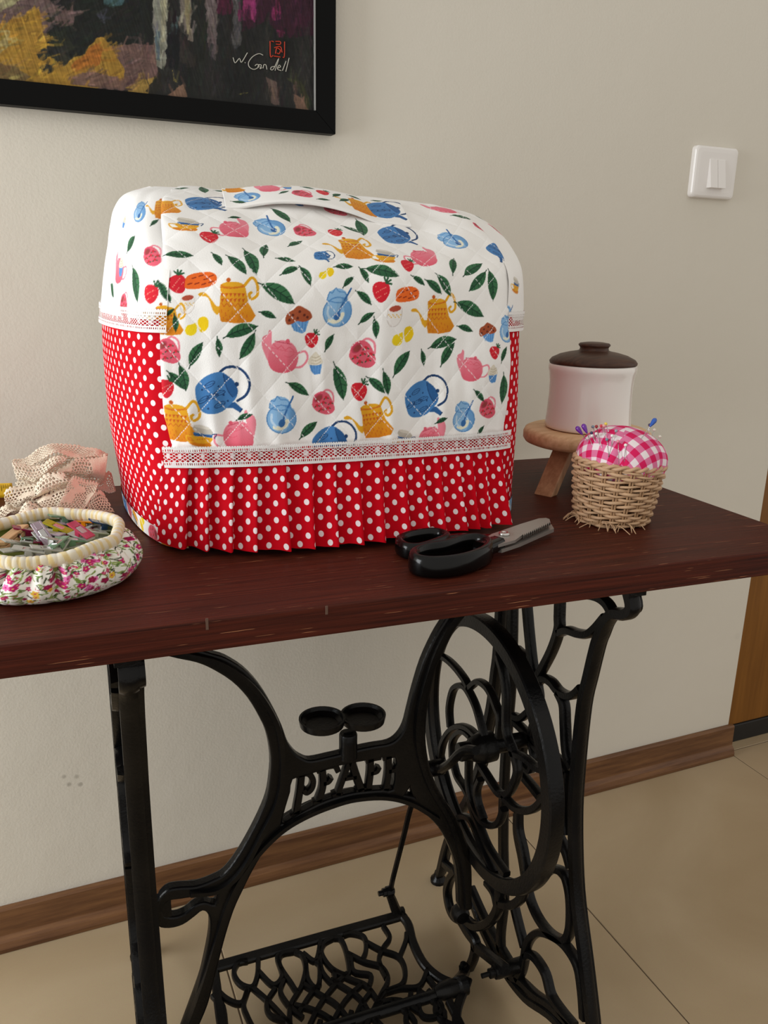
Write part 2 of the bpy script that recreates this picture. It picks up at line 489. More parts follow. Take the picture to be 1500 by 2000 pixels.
for k in (0, 1):
    a = 1.1100 + k * .0178; b_ = a + .0172
    V = [(a, -.0105, 1.1895), (b_, -.0105, 1.1895), (b_, -.0105, 1.2365), (a, -.0105, 1.2365),
         (a, -.0215, 1.1895), (b_, -.0215, 1.1895), (b_, -.0125, 1.2365), (a, -.0125, 1.2365)]
    F = [(0, 1, 2, 3), (4, 7, 6, 5), (0, 4, 5, 1), (1, 5, 6, 2), (2, 6, 7, 3), (3, 7, 4, 0)]
    o = wall_obj('rocker', V, F, M_sw, sw); bevel(o, .0006, 2)
# ------------------------------------------------------------------ treadle sewing table
ZT = 0.75; ZU = 0.7214
M_top = wood('dark_red_wood', (48, 17, 9), (88, 36, 22), axis=0, scale=7, stretch=55, rough=.5, bump=.35, spec=.16, chips=((176, 120, 84), 20.0, 800.0, .70))
M_edge = M_top
def iron_mat():
    mt, nt, b = nodes('black_cast_iron')
    tc = N(nt, 'ShaderNodeTexCoord'); geo = N(nt, 'ShaderNodeNewGeometry')
    nz = N(nt, 'ShaderNodeTexNoise'); nz.inputs['Scale'].default_value = 22; nz.inputs['Detail'].default_value = 6
    nt.links.new(geo.outputs['Position'], nz.inputs['Vector'])
    cr = N(nt, 'ShaderNodeValToRGB')
    cr.color_ramp.elements[0].position = .42; cr.color_ramp.elements[0].color = tuple(lin((9, 9, 10))) + (1,)
    cr.color_ramp.elements[1].position = .75; cr.color_ramp.elements[1].color = tuple(lin((21, 19, 17))) + (1,)
    nt.links.new(nz.outputs['Fac'], cr.inputs[0]); nt.links.new(cr.outputs[0], b.inputs['Base Color'])
    b.inputs['Roughness'].default_value = .29; b.inputs['Specular IOR Level'].default_value = .20
    n2 = N(nt, 'ShaderNodeTexNoise'); n2.inputs['Scale'].default_value = 300; n2.inputs['Detail'].default_value = 3
    nt.links.new(geo.outputs['Position'], n2.inputs['Vector'])
    bp = N(nt, 'ShaderNodeBump'); bp.inputs['Strength'].default_value = .3; bp.inputs['Distance'].default_value = .0012
    nt.links.new(n2.outputs['Fac'], bp.inputs['Height']); nt.links.new(bp.outputs['Normal'], b.inputs['Normal'])
    return mt
M_iron = iron_mat()
table = thing('sewing_table', 'dark red-brown wooden table on a black cast iron treadle stand', 'table', (0.282, 0.855, 0))
pts = [(-0.21, 0.641), (0.778, 0.641), (0.764, 1.1295), (-0.21, 1.1295)]
V = [(x, y, z) for z in (ZU, ZT) for x, y in pts]
F = [(3, 2, 1, 0), (4, 5, 6, 7)] + [(i, (i + 1) % 4, 4 + (i + 1) % 4, 4 + i) for i in range(4)]
top = mk('tabletop', V, F, M_top, table, smooth=False); bevel(top, .0016, 2)
# two saw marks on the front edge
M_mark = plain('pale_scrape', (98, 74, 62), .8)
for (px, py0, py1) in ((404, 1208, 1230), (638, 1184, 1200)):
    a = onax(px, py0, 1, .6405); b = onax(px, py1, 1, .6405)
    v, f = box(a[0] - .0011, a[0] + .0011, .6402, .6412, b[2], a[2])
    mk('scrape_mark', v, f, M_mark, top, smooth=False)

XR, XL, YC = 0.533, 0.022, 0.855
def yz(P, x): return [onax(px, py, 0, x) for px, py in P]
# bars of a side frame, traced on the right frame's plane; (pixels, width, mirror about the middle)
LEG = [(1236, 1162), (1236, 1185), (1224, 1199), (1200, 1199), (1184, 1216), (1174, 1240), (1166, 1262), (1152, 1320), (1139, 1380), (1127, 1500), (1122, 1600), (1126, 1740), (1143, 1880), (1156, 1992)]
SCROLL = [
    ([(1140, 1160), (1168, 1166), (1186, 1178), (1198, 1198)], .010),
    ([(1094, 1170), (1093, 1205), (1092, 1231), (1078, 1272), (1054, 1318)], .011),
    ([(1094, 1236), (1110, 1231), (1130, 1237), (1150, 1238), (1166, 1226), (1184, 1205)], .0105),
    ([(1028, 1165), (1034, 1236), (1041, 1300), (1048, 1335)], .011),
    ([(1049, 1334), (1063, 1325), (1078, 1332), (1092, 1349), (1109, 1358), (1123, 1356), (1136, 1344)], .0105),
    ([(1092, 1352), (1102, 1376), (1104, 1410), (1106, 1452), (1110, 1478), (1120, 1500)], .0105),
    ([(1050, 1338), (1053, 1365), (1048, 1400), (1040, 1440), (1060, 1470), (1085, 1478), (1110, 1508)], .0105),
    ([(1108, 1505), (1105, 1540), (1104, 1590), (1108, 1628)], .0105),
    ([(1075, 1600), (1090, 1630), (1106, 1662), (1116, 1695)], .0105),
    ([(1052, 1712), (1066, 1706), (1082, 1697), (1102, 1706), (1113, 1740), (1116, 1782), (1113, 1820), (1102, 1835), (1077, 1824), (1054, 1796), (1038, 1762), (1030, 1730), (1022, 1680), (1012, 1628), (1012, 1590)], .0105),
    ([(1012, 1913), (1020, 1896), (1026, 1868), (1030, 1845), (1042, 1827), (1060, 1821), (1088, 1832), (1110, 1852), (1130, 1888), (1138, 1936), (1142, 1990)], .0105),
    ([(1028, 1868), (1036, 1864), (1049, 1874), (1066, 1902), (1077, 1942), (1096, 1972), (1122, 2004)], .0105),
    ([(996, 1905), (1018, 1916), (1046, 1942), (1074, 1961), (1096, 1981), (1122, 2006)], .011),
    ([(1003, 1762), (1012, 1800), (1025, 1850)], .011),
    ([(976, 1765), (998, 1768), (1016, 1758), (1024, 1738)], .010),
    ([(1010, 1268), (1030, 1288), (1046, 1325)], .011),
    ([(1004, 1398), (1018, 1402), (1034, 1390)], .010),
    ([(1006, 1409), (1027, 1429), (1052, 1452)], .0105),
    ([(1014, 1506), (1036, 1531), (1056, 1556)], .0105),
    ([(1026, 1436), (1020, 1470), (1022, 1500)], .009),
    ([(1038, 1450), (1044, 1480), (1038, 1505), (1028, 1498)], .007),
]
CENTRE = [
    ([(1002, 1165), (1001, 1250), (998, 1340), (991, 1430), (985, 1530), (983, 1640), (985, 1720)], .013),
    ([(985, 1720), (984, 1770), (978, 1830), (982, 1890)], .012),
    ([(920, 1734), (948, 1796), (976, 1846), (1004, 1893)], .012),
    ([(951, 1723), (966, 1745), (974, 1780)], .009),
]
BACKLEG = [(981, 1120), (978, 1194), (973, 1277), (968, 1316), (961, 1373), (952, 1420), (940, 1490), (916, 1558), (893, 1598), (872, 1655), (861, 1700)]
def side_frame(name, x, thk, sthk, sdx):
    parts = []
    nrm = np.array([1.0, 0, 0])
    mir = lambda P: np.stack([P[:, 0], 2 * YC - P[:, 1], P[:, 2]], 1)
    def put(px, wd, mirror=True, th=sthk):
        P = np.array(yz(px, XR)); P[:, 0] = x + sdx
        P = smooth_path(P, 5)
        parts.append(bar_geo(P, nrm, wd, th))
        if mirror: parts.append(bar_geo(mir(P), nrm, wd, th))
    P = np.array(yz(LEG, XR)); P[:, 0] = x
    P = np.concatenate([[[x, .668, ZU]], P[1:], [[x, .618, .075], [x, .600, .03], [x, .585, .012]]])
    P = smooth_path(P, 5)
    B = np.array(yz(BACKLEG, XR)); B[:, 0] = x
    B = np.concatenate([[[x, .925, ZU]], B, [[x, 1.092, .012]]])
    for Q in (P, smooth_path(B, 5)):
        parts.append(bar_geo(Q, nrm, .0135, thk * 1.1))
        parts.append(bar_geo(Q + np.array([thk * .3, 0, 0]), nrm, .006, thk * 1.25))
    # bracket under the top and foot pads
    for sg in (1, -1):
        q = lambda y: y if sg > 0 else 1.68 - y
        v, f = box(x - .011, x + .011, min(q(.650), q(.705)), max(q(.650), q(.705)), ZU - .008, ZU); parts.append((v, f))
        v, f = lathe_geo([(.014, 0), (.014, .006), (.009, .012), (.007, .02)], (x, q(.588), 0), 14); parts.append((v, f))
    v, f = box(x - .006, x + .006, .66, 1.02, ZU - .012, ZU); parts.append((v, f))
    for px, wd in SCROLL: put(px, wd, False)
    for px, wd in CENTRE: put(px, wd, False)
    # tie rail near the floor and the letter-panel rails between the legs
    P = smooth_path(np.array([[x, .60, .05], [x, .70, .085], [x, .79, .045], [x, YC, .035], [x, .92, .045], [x, .99, .075], [x, 1.07, .055]]), 6)
    parts.append(bar_geo(P, nrm, .013, thk))
    v, f = join_geo(parts)
    return mk(name, v, f, M_iron, table, sharp=32)
fr = side_frame('side_frame', XR, .0125, .0125, 0)
fl_ = side_frame('side_frame', XL, .0150, .0230, -.003)

# cross brace with the open-work name panel, in the plane y = YC
def xz(P, y=YC): return [(float(q[0]), float(q[2])) for q in (onax(px, py, 1, y) for px, py in P)]
def sm2(P, n=4, closed=True): return [tuple(p) for p in smooth_path(np.array(P), n, closed)]
outer = [(262, 1238), (310, 1246), (370, 1260), (415, 1273), (440, 1281), (475, 1303), (505, 1335), (530, 1375), (548, 1412), (560, 1445), (575, 1466), (590, 1476), (606, 1480),
         (640, 1473), (670, 1466), (700, 1458), (730, 1452), (758, 1447), (775, 1435), (787, 1415), (795, 1385), (805, 1345), (822, 1290), (845, 1240), (865, 1207), (890, 1168), (930, 1130), (985, 1095),
         (1000, 1127), (960, 1148), (925, 1175), (898, 1208), (881, 1233), (862, 1272), (848, 1303), (836, 1356), (829, 1404), (829, 1450), (838, 1500), (858, 1545), (878, 1575), (900, 1617), (914, 1662), (918, 1698), (918, 1748), (917, 1770),
         (895, 1770), (892, 1740), (888, 1690), (875, 1650), (853, 1611), (822, 1581), (794, 1566), (758, 1556), (716, 1555), (677, 1560), (638, 1573), (598, 1594), (562, 1615), (540, 1632), (515, 1656), (493, 1692), (474, 1730), (455, 1772), (436, 1833), (418, 1905), (405, 1954), (386, 2000), (366, 2050),
         (340, 2055), (363, 2000), (382, 1935), (394, 1886), (405, 1833), (408, 1800), (405, 1780), (394, 1772), (379, 1783), (356, 1799), (329, 1806), (306, 1801), (300, 1775), (308, 1753), (314, 1742), (329, 1730), (352, 1726), (382, 1724), (413, 1713), (436, 1700), (458, 1673), (481, 1635), (504, 1590), (519, 1552), (525, 1517), (527, 1476), (519, 1430), (504, 1396), (481, 1358), (451, 1327), (413, 1303), (382, 1290), (344, 1282), (300, 1271), (262, 1263)]
h_loop = [(318, 1768), (329, 1753), (352, 1749), (390, 1743), (413, 1738), (422, 1740), (418, 1759), (398, 1755), (379, 1761), (360, 1776), (341, 1783), (322, 1781)]
h_panel = [(570, 1517), (600, 1508), (655, 1492), (722, 1479), (768, 1473), (768, 1500), (764, 1536), (745, 1537), (715, 1539), (685, 1543), (650, 1552), (618, 1564), (588, 1580), (562, 1596), (549, 1602), (557, 1568), (565, 1542)]
h_tri = [(797, 1533), (788, 1547), (803, 1550)]
to3 = lambda V: np.stack([V[:, 0], YC - V[:, 2], V[:, 1]], 1)
brace = curve_plate('cross_brace', sm2(xz(outer), 3), [sm2(xz(h_loop), 3), sm2(xz(h_panel), 2), xz(h_tri)], .0075, .0028, M_iron, table, to3)
# raised rim along the arms
rim = []
for P, dy in (([(300, 1255), (370, 1273), (430, 1290), (490, 1333), (530, 1392), (545, 1440), (548, 1500), (538, 1560), (510, 1618), (470, 1690), (425, 1728), (370, 1736)], 0),
              ([(940, 1135), (880, 1205), (845, 1270), (822, 1340), (810, 1400), (812, 1460), (835, 1530), (870, 1590), (892, 1650), (903, 1710), (906, 1765)], 0),
              ([(353, 2030), (393, 1920), (420, 1830), (437, 1772), (462, 1715), (500, 1660), (545, 1615), (590, 1587), (640, 1566), (690, 1552), (750, 1549), (800, 1562), (850, 1592)], 0)):
    Q = smooth_path(np.array([onax(a, b, 1, YC) for a, b in P]), 5)
    rim.append(bar_geo(Q, np.array([0, 1.0, 0]), .0075, .026))
rim.append(box(XL, .058, YC - .007, YC + .007, onax(300, 1790, 1, YC)[2], onax(300, 1755, 1, YC)[2]))
v, f = join_geo(rim); mk('rib', v, f, M_iron, brace, sharp=32)
def letter(strokes):
    parts = []
    for P, wd in strokes:
        Q = smooth_path(np.array([onax(a, b, 1, YC - .001) for a, b in P]), 5)
        parts.append(bar_geo(Q, np.array([0, 1.0, 0]), wd * 1.22, .011, .2))
    v, f = join_geo(parts)
    return mk('letter', v, f, M_iron, brace, sharp=32)
letter([([(588, 1507), (586, 1530), (583, 1552), (577, 1585)], .0075), ([(576, 1512), (590, 1508), (602, 1509), (610, 1521), (608, 1536), (598, 1545), (591, 1540)], .0062), ([(567, 1591), (577, 1584), (586, 1580)], .005)])
letter([([(628, 1498), (630, 1520), (628, 1540), (620, 1562)], .0075), ([(616, 1504), (630, 1497), (652, 1493), (659, 1504)], .006), ([(630, 1527), (640, 1524), (646, 1516)], .0055), ([(611, 1566), (621, 1561), (627, 1559)], .005)])
letter([([(681, 1484), (670, 1515), (658, 1549)], .0062), ([(685, 1484), (694, 1512), (704, 1540)], .0085), ([(671, 1518), (694, 1514)], .005), ([(648, 1552), (658, 1548), (666, 1549)], .006), ([(694, 1543), (704, 1539), (714, 1539)], .006)])
letter([([(722, 1478), (722, 1505), (718, 1540)], .0075), ([(712, 1484), (726, 1479), (742, 1476)], .006), ([(722, 1507), (734, 1504), (739, 1496)], .0055), ([(709, 1541), (717, 1539), (724, 1539)], .005)])
letter([([(757, 1473), (757, 1505), (752, 1540)], .0075), ([(745, 1479), (760, 1473), (778, 1471)], .006), ([(757, 1503), (770, 1500), (774, 1492)], .0055), ([(743, 1541), (751, 1539), (758, 1539)], .005)])
# twin cups on a post in the middle of the brace
cup = []
for (px, py, rpx) in ((629, 1412, 43), (709, 1404, 43)):
    c = onax(px, py, 1, YC)
    r = .0285
    prof = [(0.001, -.004), (r * .8, -.004), (r * .95, -.002), (r, .0055), (r, .0070), (r - .0025, .0070), (r - .004, .003), (r - .009, -.0005), (.001, -.0012)]
    cup.append(lathe_geo(prof, c, 32))
post = onax(680, 1440, 1, YC - .002)
zb = onax(684, 1470, 1, YC)[2]
cup.append(lathe_geo([(.012, zb - post[2] - .004), (.0115, -.012), (.0115, .004), (.0105, .006), (.001, .0062)], post, 20))
v, f = join_geo(cup); oc = mk('oil_cup', v, f, M_iron, table, sharp=32)
v, f = box(post[0] - .006, post[0] + .006, post[1] - .001, post[1] + .001, post[2] + .0058, post[2] + .0075); mk('screw_slot', v, f, M_iron, oc, smooth=False)

# flywheel
WX, WC, WR = 0.458, (0.842, 0.432), 0.181
a = np.linspace(0, 2 * np.pi, 160, endpoint=False)
prof = [(WR - .019, .000), (WR - .002, .000), (WR, .002), (WR + .001, .010), (WR, .019), (WR - .003, .021), (WR - .014, .021), (WR - .016, .018), (WR - .015, .012), (WR - .020, .003)]
V = np.array([[(WX + d, WC[0] + r * math.cos(t), WC[1] + r * math.sin(t)) for r, d in prof] for t in a]).reshape(-1, 3)
wheel = mk('flywheel', V, gridfaces(160, len(prof), closed_n=True, closed_m=True), M_iron, table, sharp=32)
SP = [([(850, 1276), (871, 1286), (889, 1302), (907, 1325), (916, 1342)], .010),
      ([(880, 1420), (878, 1384), (884, 1352), (893, 1340), (907, 1340), (918, 1354), (930, 1380), (939, 1411), (946, 1440), (950, 1465)], .010),
      ([(919, 1342), (934, 1331), (950, 1340), (961, 1357), (970, 1380), (977, 1402), (975, 1440)], .010),
      ([(860, 1480), (866, 1450), (880, 1427), (898, 1418), (916, 1423), (934, 1440)], .010),
      ([(884, 1480), (884, 1450), (893, 1434), (907, 1429), (921, 1440)], .009),
      ([(884, 1480), (893, 1515), (907, 1537), (916, 1555), (925, 1585), (939, 1617), (952, 1649), (968, 1676), (990, 1708)], .010),
      ([(916, 1480), (916, 1531), (923, 1567), (939, 1599), (957, 1612), (975, 1606), (985, 1580)], .010),
      ([(936, 1490), (952, 1515), (968, 1540), (979, 1551), (993, 1549), (1004, 1531), (1011, 1508), (1007, 1481), (998, 1454)], .011),
      ([(974, 1280), (984, 1316), (989, 1361), (989, 1425), (998, 1455)], .010),
      ([(985, 1556), (1007, 1578), (1029, 1583), (1048, 1576), (1066, 1556)], .011),
      ([(1013, 1585), (1014, 1621), (1022, 1655), (1030, 1700)], .010),
      ([(880, 1608), (893, 1599), (907, 1594), (921, 1603), (934, 1633), (948, 1667), (965, 1705)], .010),
      ([(939, 1522), (932, 1542), (934, 1567), (945, 1600)], .009),
      ([(1000, 1470), (1025, 1480), (1050, 1500), (1072, 1505)], .010),
      ([(862, 1480), (852, 1500), (850, 1540), (862, 1580), (880, 1610)], .010)]
parts = []
cy, cz = WC
for px, wd in SP:
    Q = smooth_path(np.array([onax(p, q, 0, WX + .01) for p, q in px]), 5)
    d = np.hypot(Q[:, 1] - cy, Q[:, 2] - cz); k = np.minimum(1, (WR - .006) / np.maximum(d, 1e-6))
    Q[:, 1] = cy + (Q[:, 1] - cy) * k; Q[:, 2] = cz + (Q[:, 2] - cz) * k
    parts.append(bar_geo(Q, np.array([1.0, 0, 0]), wd * .85, .0105))
v, f = join_geo(parts); mk('spokes', v, f, M_iron, wheel, sharp=32)
rotx = lambda V, c: np.stack([c[0] + V[:, 2], c[1] + V[:, 0], c[2] + V[:, 1]], 1)
v, f = lathe_geo([(.001, -.030), (.0115, -.030), (.0125, -.028), (.0125, -.014), (.015, -.012), (.019, -.002), (.021, .004), (.020, .020), (.012, .024), (.010, .078), (.001, .078)], (0, 0, 0), 24)
mk('hub', rotx(v, (WX + .004, cy, cz)), f, M_iron, wheel, sharp=32)
# crank arm and pitman rod down to the treadle
Q = smooth_path(np.array([onax(930, 1466, 0, .440), onax(912, 1464, 0, .436), onax(897, 1472, 0, .432), onax(880, 1490, 0, .430), onax(862, 1502, 0, .430)]), 6)
v1, f1 = tube_geo(Q, .0062, 10)
v2, f2 = lathe_geo([(.001, -.014), (.0105, -.014), (.0115, -.010), (.0115, .010), (.0105, .014), (.001, .014)], (0, 0, 0), 18)
cp = onax(848, 1500, 0, .428)
v, f = join_geo([(v1, f1), (rotx(v2, cp), f2), tube_geo(smooth_path(np.array([cp, onax(862, 1503, 0, .430)]), 3), .006, 8)])
mk('crank', v, f, M_iron, table, sharp=32)

# treadle plate: a tilted open-work grille
TP0 = np.array([.282, .97, .062]); TN = np.array([0, -.148, 1.0]); TN /= np.linalg.norm(TN)
def tre(c):  # traced in an enlarged view of the plate
    return [onplane(360 + x * .4133, 1700 + y * .4133, TP0, TN) for x, y in c]
TB = [([(140, 460), (400, 387), (700, 303), (1000, 220), (1040, 205)], .016),
      ([(1000, 190), (1055, 250), (1080, 340), (1130, 440), (1200, 505), (1275, 540)], .013),
      ([(300, 430), (255, 440), (235, 490), (265, 540), (320, 555), (345, 500), (350, 420)], .0075),
      ([(350, 480), (420, 545), (462, 500), (440, 420), (450, 400)], .0075),
      ([(520, 385), (460, 400), (450, 450), (500, 530), (540, 575), (572, 480), (560, 410), (520, 385)], .0075),
      ([(560, 395), (620, 430), (645, 335)], .0075),
      ([(572, 430), (585, 520), (630, 560), (640, 460), (620, 430)], .0075),
      ([(705, 322), (660, 350), (650, 400), (700, 470), (775, 495), (768, 400), (740, 330), (705, 322)], .0075),
      ([(640, 400), (650, 480), (705, 540), (710, 480)], .0075),
      ([(750, 310), (790, 300), (850, 320), (858, 380), (840, 430)], .0075),
      ([(770, 395), (850, 435), (930, 460), (962, 520), (930, 590), (880, 690), (860, 740)], .0075),
      ([(855, 340), (930, 380), (1010, 410), (1042, 470), (1030, 540), (950, 580), (900, 650)], .0075),
      ([(940, 265), (970, 320), (940, 370), (920, 430), (955, 510)], .0075),
      ([(1050, 300), (1045, 340), (1018, 410)], .0075),
      ([(1150, 470), (1110, 550), (1020, 560), (950, 580)], .0075),
      ([(1150, 510), (1215, 590)], .0075),
      ([(870, 700), (930, 630), (1020, 620), (1110, 670)], .0075),
      ([(1110, 560), (1108, 650), (1135, 695), (1195, 690), (1215, 640), (1150, 570)], .0075),
      ([(130, 540), (200, 610), (270, 630), (300, 560)], .0075),
      ([(135, 590), (180, 650), (195, 760)], .009),
      ([(300, 570), (280, 640), (300, 700), (330, 760)], .0075),
      ([(320, 555), (400, 625), (470, 700), (520, 760)], .0075),
      ([(430, 560), (390, 630), (410, 690), (500, 720)], .0075),
      ([(470, 520), (455, 580), (500, 650), (560, 700)], .0075),
      ([(540, 575), (500, 650), (500, 760)], .0075),
      ([(560, 540), (640, 590), (720, 640), (800, 740)], .0075),
      ([(690, 520), (760, 560), (830, 610), (880, 690)], .0075),
      ([(520, 640), (600, 660), (680, 700), (740, 760)], .0075),
      ([(700, 480), (790, 520), (860, 550), (915, 620)], .0075),
      ([(770, 490), (700, 560), (640, 640), (590, 740)], .0075),
      ([(840, 540), (760, 620), (690, 740)], .0075),
      ([(885, 570), (830, 650), (790, 750)], .0075),
      ([(640, 540), (590, 600), (540, 680)], .0075),
      ([(785, 400), (800, 480), (880, 500), (870, 560)], .0075),
      ([(1250, 620), (1290, 700), (1330, 780)], .011)]
parts = [bar_geo(smooth_path(np.array(tre(c)), 5), TN, wd, .010) for c, wd in TB]
# near half of the plate, below the picture's edge
A = np.array(tre([(140, 470), (1040, 215)]))
fx0, fx1 = A[0][0], A[1][0]
zz = lambda y: TP0[2] + (y - TP0[1]) * .148
for q in ([(fx0, .962), (fx0 - .004, .86), (fx0, .745)], [(fx0, .745), (fx0 + .14, .735), (fx1, .745)], [(fx1, .745), (fx1 + .01, .80), (fx1 + .05, .846)]):
    Q = smooth_path(np.array([(x, y, zz(y)) for x, y in q]), 6); parts.append(bar_geo(Q, TN, .013, .011))
for k in range(7):
    x = fx0 + .02 + k * (fx1 - fx0 - .03) / 6
    for sg in (1, -1):
        Q = smooth_path(np.array([(x, .74, zz(.74)), (x + sg * .02, .775, zz(.775)), (x - sg * .006, .81, zz(.81)), (x + sg * .016, .85, zz(.85))]), 5)
        parts.append(bar_geo(Q, TN, .0075, .010))
v, f = join_geo(parts); tr = mk('treadle', v, f, M_iron, table, sharp=32)
# pivot rod, its end lumps, and the hanger arms to the right frame
piv = onplane(885, 1933, TP0, TN)
v1, f1 = tube_geo(smooth_path(np.array([[fx0 - .085, piv[1] + .0, piv[2] - .002], [piv[0], piv[1], piv[2]]]), 8), .0085, 12)
prof = [(.001, -.030), (.008, -.029), (.0125, -.018), (.0135, -.004), (.0120, .006), (.0145, .010), (.0140, .020), (.001, .024)]
v2, f2 = lathe_geo(prof, (0, 0, 0), 20)
v, f = join_geo([(v1, f1), (rotx(v2, piv + [0, 0, .003]), f2)])
mk('pivot_shaft', v, f, M_iron, table, sharp=32)
HX = .500
hang = []
for P, wd in (([(901, 1796), (914, 1818), (928, 1838), (930, 1856)], .017), ([(930, 1850), (925, 1872), (915, 1894), (905, 1912)], .0125), ([(932, 1850), (948, 1862), (966, 1876), (988, 1894)], .015),
              ([(912, 1797), (926, 1808), (941, 1808), (957, 1800), (970, 1782), (976, 1760), (977, 1738)], .013),
              ([(905, 1800), (888, 1790), (878, 1770), (874, 1740), (880, 1716), (892, 1700)], .012), ([(978, 1765), (998, 1768), (1016, 1757), (1024, 1738)], .011)):
    Q = smooth_path(np.array([onax(a, b, 0, HX) for a, b in P]), 5)
    hang.append(bar_geo(Q, np.array([1.0, 0, 0]), wd, .013))
b0 = onax(898, 1784, 0, HX - .012)
v2, f2 = lathe_geo([(.001, -.014), (.010, -.014), (.0135, -.009), (.0145, 0), (.0135, .008), (.011, .012), (.001, .014)], (0, 0, 0), 18)
Q = np.stack([b0[0] + v2[:, 0], b0[1] + v2[:, 2] * .8, b0[2] + v2[:, 1]], 1); hang.append((Q, f2))
b1 = onax(985, 1893, 0, HX + .006)
v2, f2 = lathe_geo([(.001, -.036), (.0035, -.036), (.0035, -.024), (.007, -.024), (.007, -.016), (.010, -.016), (.0105, -.012), (.0105, .030), (.001, .030)], (0, 0, 0), 12)
hang.append((rotx(v2, b1), f2))
# knob where the hanger crosses the pivot
b2 = onax(906, 1902, 0, HX - .02)
hang.append(tube_geo(smooth_path(np.array([b2 + [0, 0, .012], b2, piv + [.005, 0, .01]]), 4), .0085, 10))
b3 = onax(905, 1888, 0, HX - .02); v2, f2 = lathe_geo([(.001, -.007), (.005, -.006), (.0065, 0), (.005, .006), (.001, .007)], b3, 14); hang.append((v2, f2))
v, f = join_geo(hang); mk('hanger_bracket', v, f, M_iron, table, sharp=32)
# hook with bolt at the treadle's back corner, and the rod
hk = onplane(776, 1782, TP0, TN)
h1 = onax(764, 1753, 1, hk[1] - .002); h2 = onax(758, 1741, 1, hk[1] - .004)
v1, f1 = tube_geo(smooth_path(np.array([hk + [.01, 0, -.004], hk, h1, h2]), 5), np.linspace(.010, .0055, 16), 10)
v2, f2 = lathe_geo([(.001, -.016), (.004, -.016), (.004, -.009), (.0065, -.009), (.0065, -.003), (.008, -.003), (.008, .008), (.005, .010), (.001, .010)], (0, 0, 0), 8)
v, f = join_geo([(v1, f1), (rotx(v2, h2), f2)]); mk('treadle_hook', v, f, M_iron, table, sharp=32)
Q = [h2 + [.004, 0, 0]] + [onax(a, b, 1, y) for a, b, y in ((767, 1718, .962), (774, 1690, .957), (788, 1635, .940), (803, 1575, .918), (822, 1530, .90))] + [cp]
v, f = tube_geo(smooth_path(np.array(Q), 6), .0042, 8); mk('pitman_rod', v, f, M_iron, table, sharp=32)
# caster on the right frame's back foot
# ------------------------------------------------------------------ printing colours onto cloth
class Canvas:
    """colours of a printed cloth over (u, v) in metres"""
    def __init__(s, u0, v0, u1, v1, res, base):
        s.u0, s.v0, s.res = u0, v0, res
        s.w = int((u1 - u0) / res) + 2; s.h = int((v1 - v0) / res) + 2
        s.a = np.empty((s.h, s.w, 3)); s.a[:] = np.asarray(base, float)
    def _box(s, P, pad=0.0):
        P = np.asarray(P)
        i0 = max(int((P[:, 0].min() - pad - s.u0) / s.res) - 1, 0); i1 = min(int((P[:, 0].max() + pad - s.u0) / s.res) + 2, s.w)
        j0 = max(int((P[:, 1].min() - pad - s.v0) / s.res) - 1, 0); j1 = min(int((P[:, 1].max() + pad - s.v0) / s.res) + 2, s.h)
        if i1 <= i0 or j1 <= j0: return None
        uu, vv = np.meshgrid(s.u0 + np.arange(i0, i1) * s.res, s.v0 + np.arange(j0, j1) * s.res)
        return i0, i1, j0, j1, uu, vv
    def poly(s, P, col, alpha=1.0, jitter=None, col2=None):
        P = np.asarray(P, float); b = s._box(P, 0.004 if jitter else 0)
        if b is None: return
        i0, i1, j0, j1, uu, vv = b
        if jitter:
            amp, fr = jitter
            du = (vnoise(uu * fr, vv * fr) - .5) * amp * 2; dv = (vnoise(uu * fr + 31.7, vv * fr + 11.3) - .5) * amp * 2
            xu, xv = uu + du, vv + dv
        else: xu, xv = uu, vv
        ins = np.zeros(uu.shape, bool); k = len(P)
        for i in range(k):
            x1, y1 = P[i]; x2, y2 = P[(i + 1) % k]
            if y1 == y2: continue
            c = ((y1 > xv) != (y2 > xv)) & (xu < (x2 - x1) * (xv - y1) / (y2 - y1) + x1)
            ins ^= c
        s._put(j0, j1, i0, i1, ins, col, alpha, vv, col2, P)
    def _put(s, j0, j1, i0, i1, ins, col, alpha, vv=None, col2=None, P=None):
        t = s.a[j0:j1, i0:i1]; col = np.asarray(col, float)
        if col2 is not None:
            f = ((vv - P[:, 1].min()) / max(np.ptp(P[:, 1]), 1e-9))[..., None]
            c = np.asarray(col2, float) * (1 - f) + col * f
            t[ins] = (t * (1 - alpha) + c * alpha)[ins]
        else:
            t[ins] = t[ins] * (1 - alpha) + col * alpha
    def stroke(s, P, wd, col, alpha=1.0, closed=False):
        P = np.asarray(P, float); b = s._box(P, wd)
        if b is None: return
        i0, i1, j0, j1, uu, vv = b
        ins = np.zeros(uu.shape, bool); k = len(P)
        for i in range(k if closed else k - 1):
            a, c = P[i], P[(i + 1) % k]; d = c - a; L = d @ d + 1e-15
            t = np.clip(((uu - a[0]) * d[0] + (vv - a[1]) * d[1]) / L, 0, 1)
            ins |= (uu - a[0] - t * d[0]) ** 2 + (vv - a[1] - t * d[1]) ** 2 < (wd / 2) ** 2
        s._put(j0, j1, i0, i1, ins, col, alpha)
    def sample(s, u, v):
        x = np.clip((u - s.u0) / s.res, 0, s.w - 1.001); y = np.clip((v - s.v0) / s.res, 0, s.h - 1.001)
        i = x.astype(int); j = y.astype(int); fx = (x - i)[..., None]; fy = (y - j)[..., None]
        c = (s.a[j, i] * (1 - fx) + s.a[j, i + 1] * fx) * (1 - fy) + (s.a[j + 1, i] * (1 - fx) + s.a[j + 1, i + 1] * fx) * fy
        return lin(c)
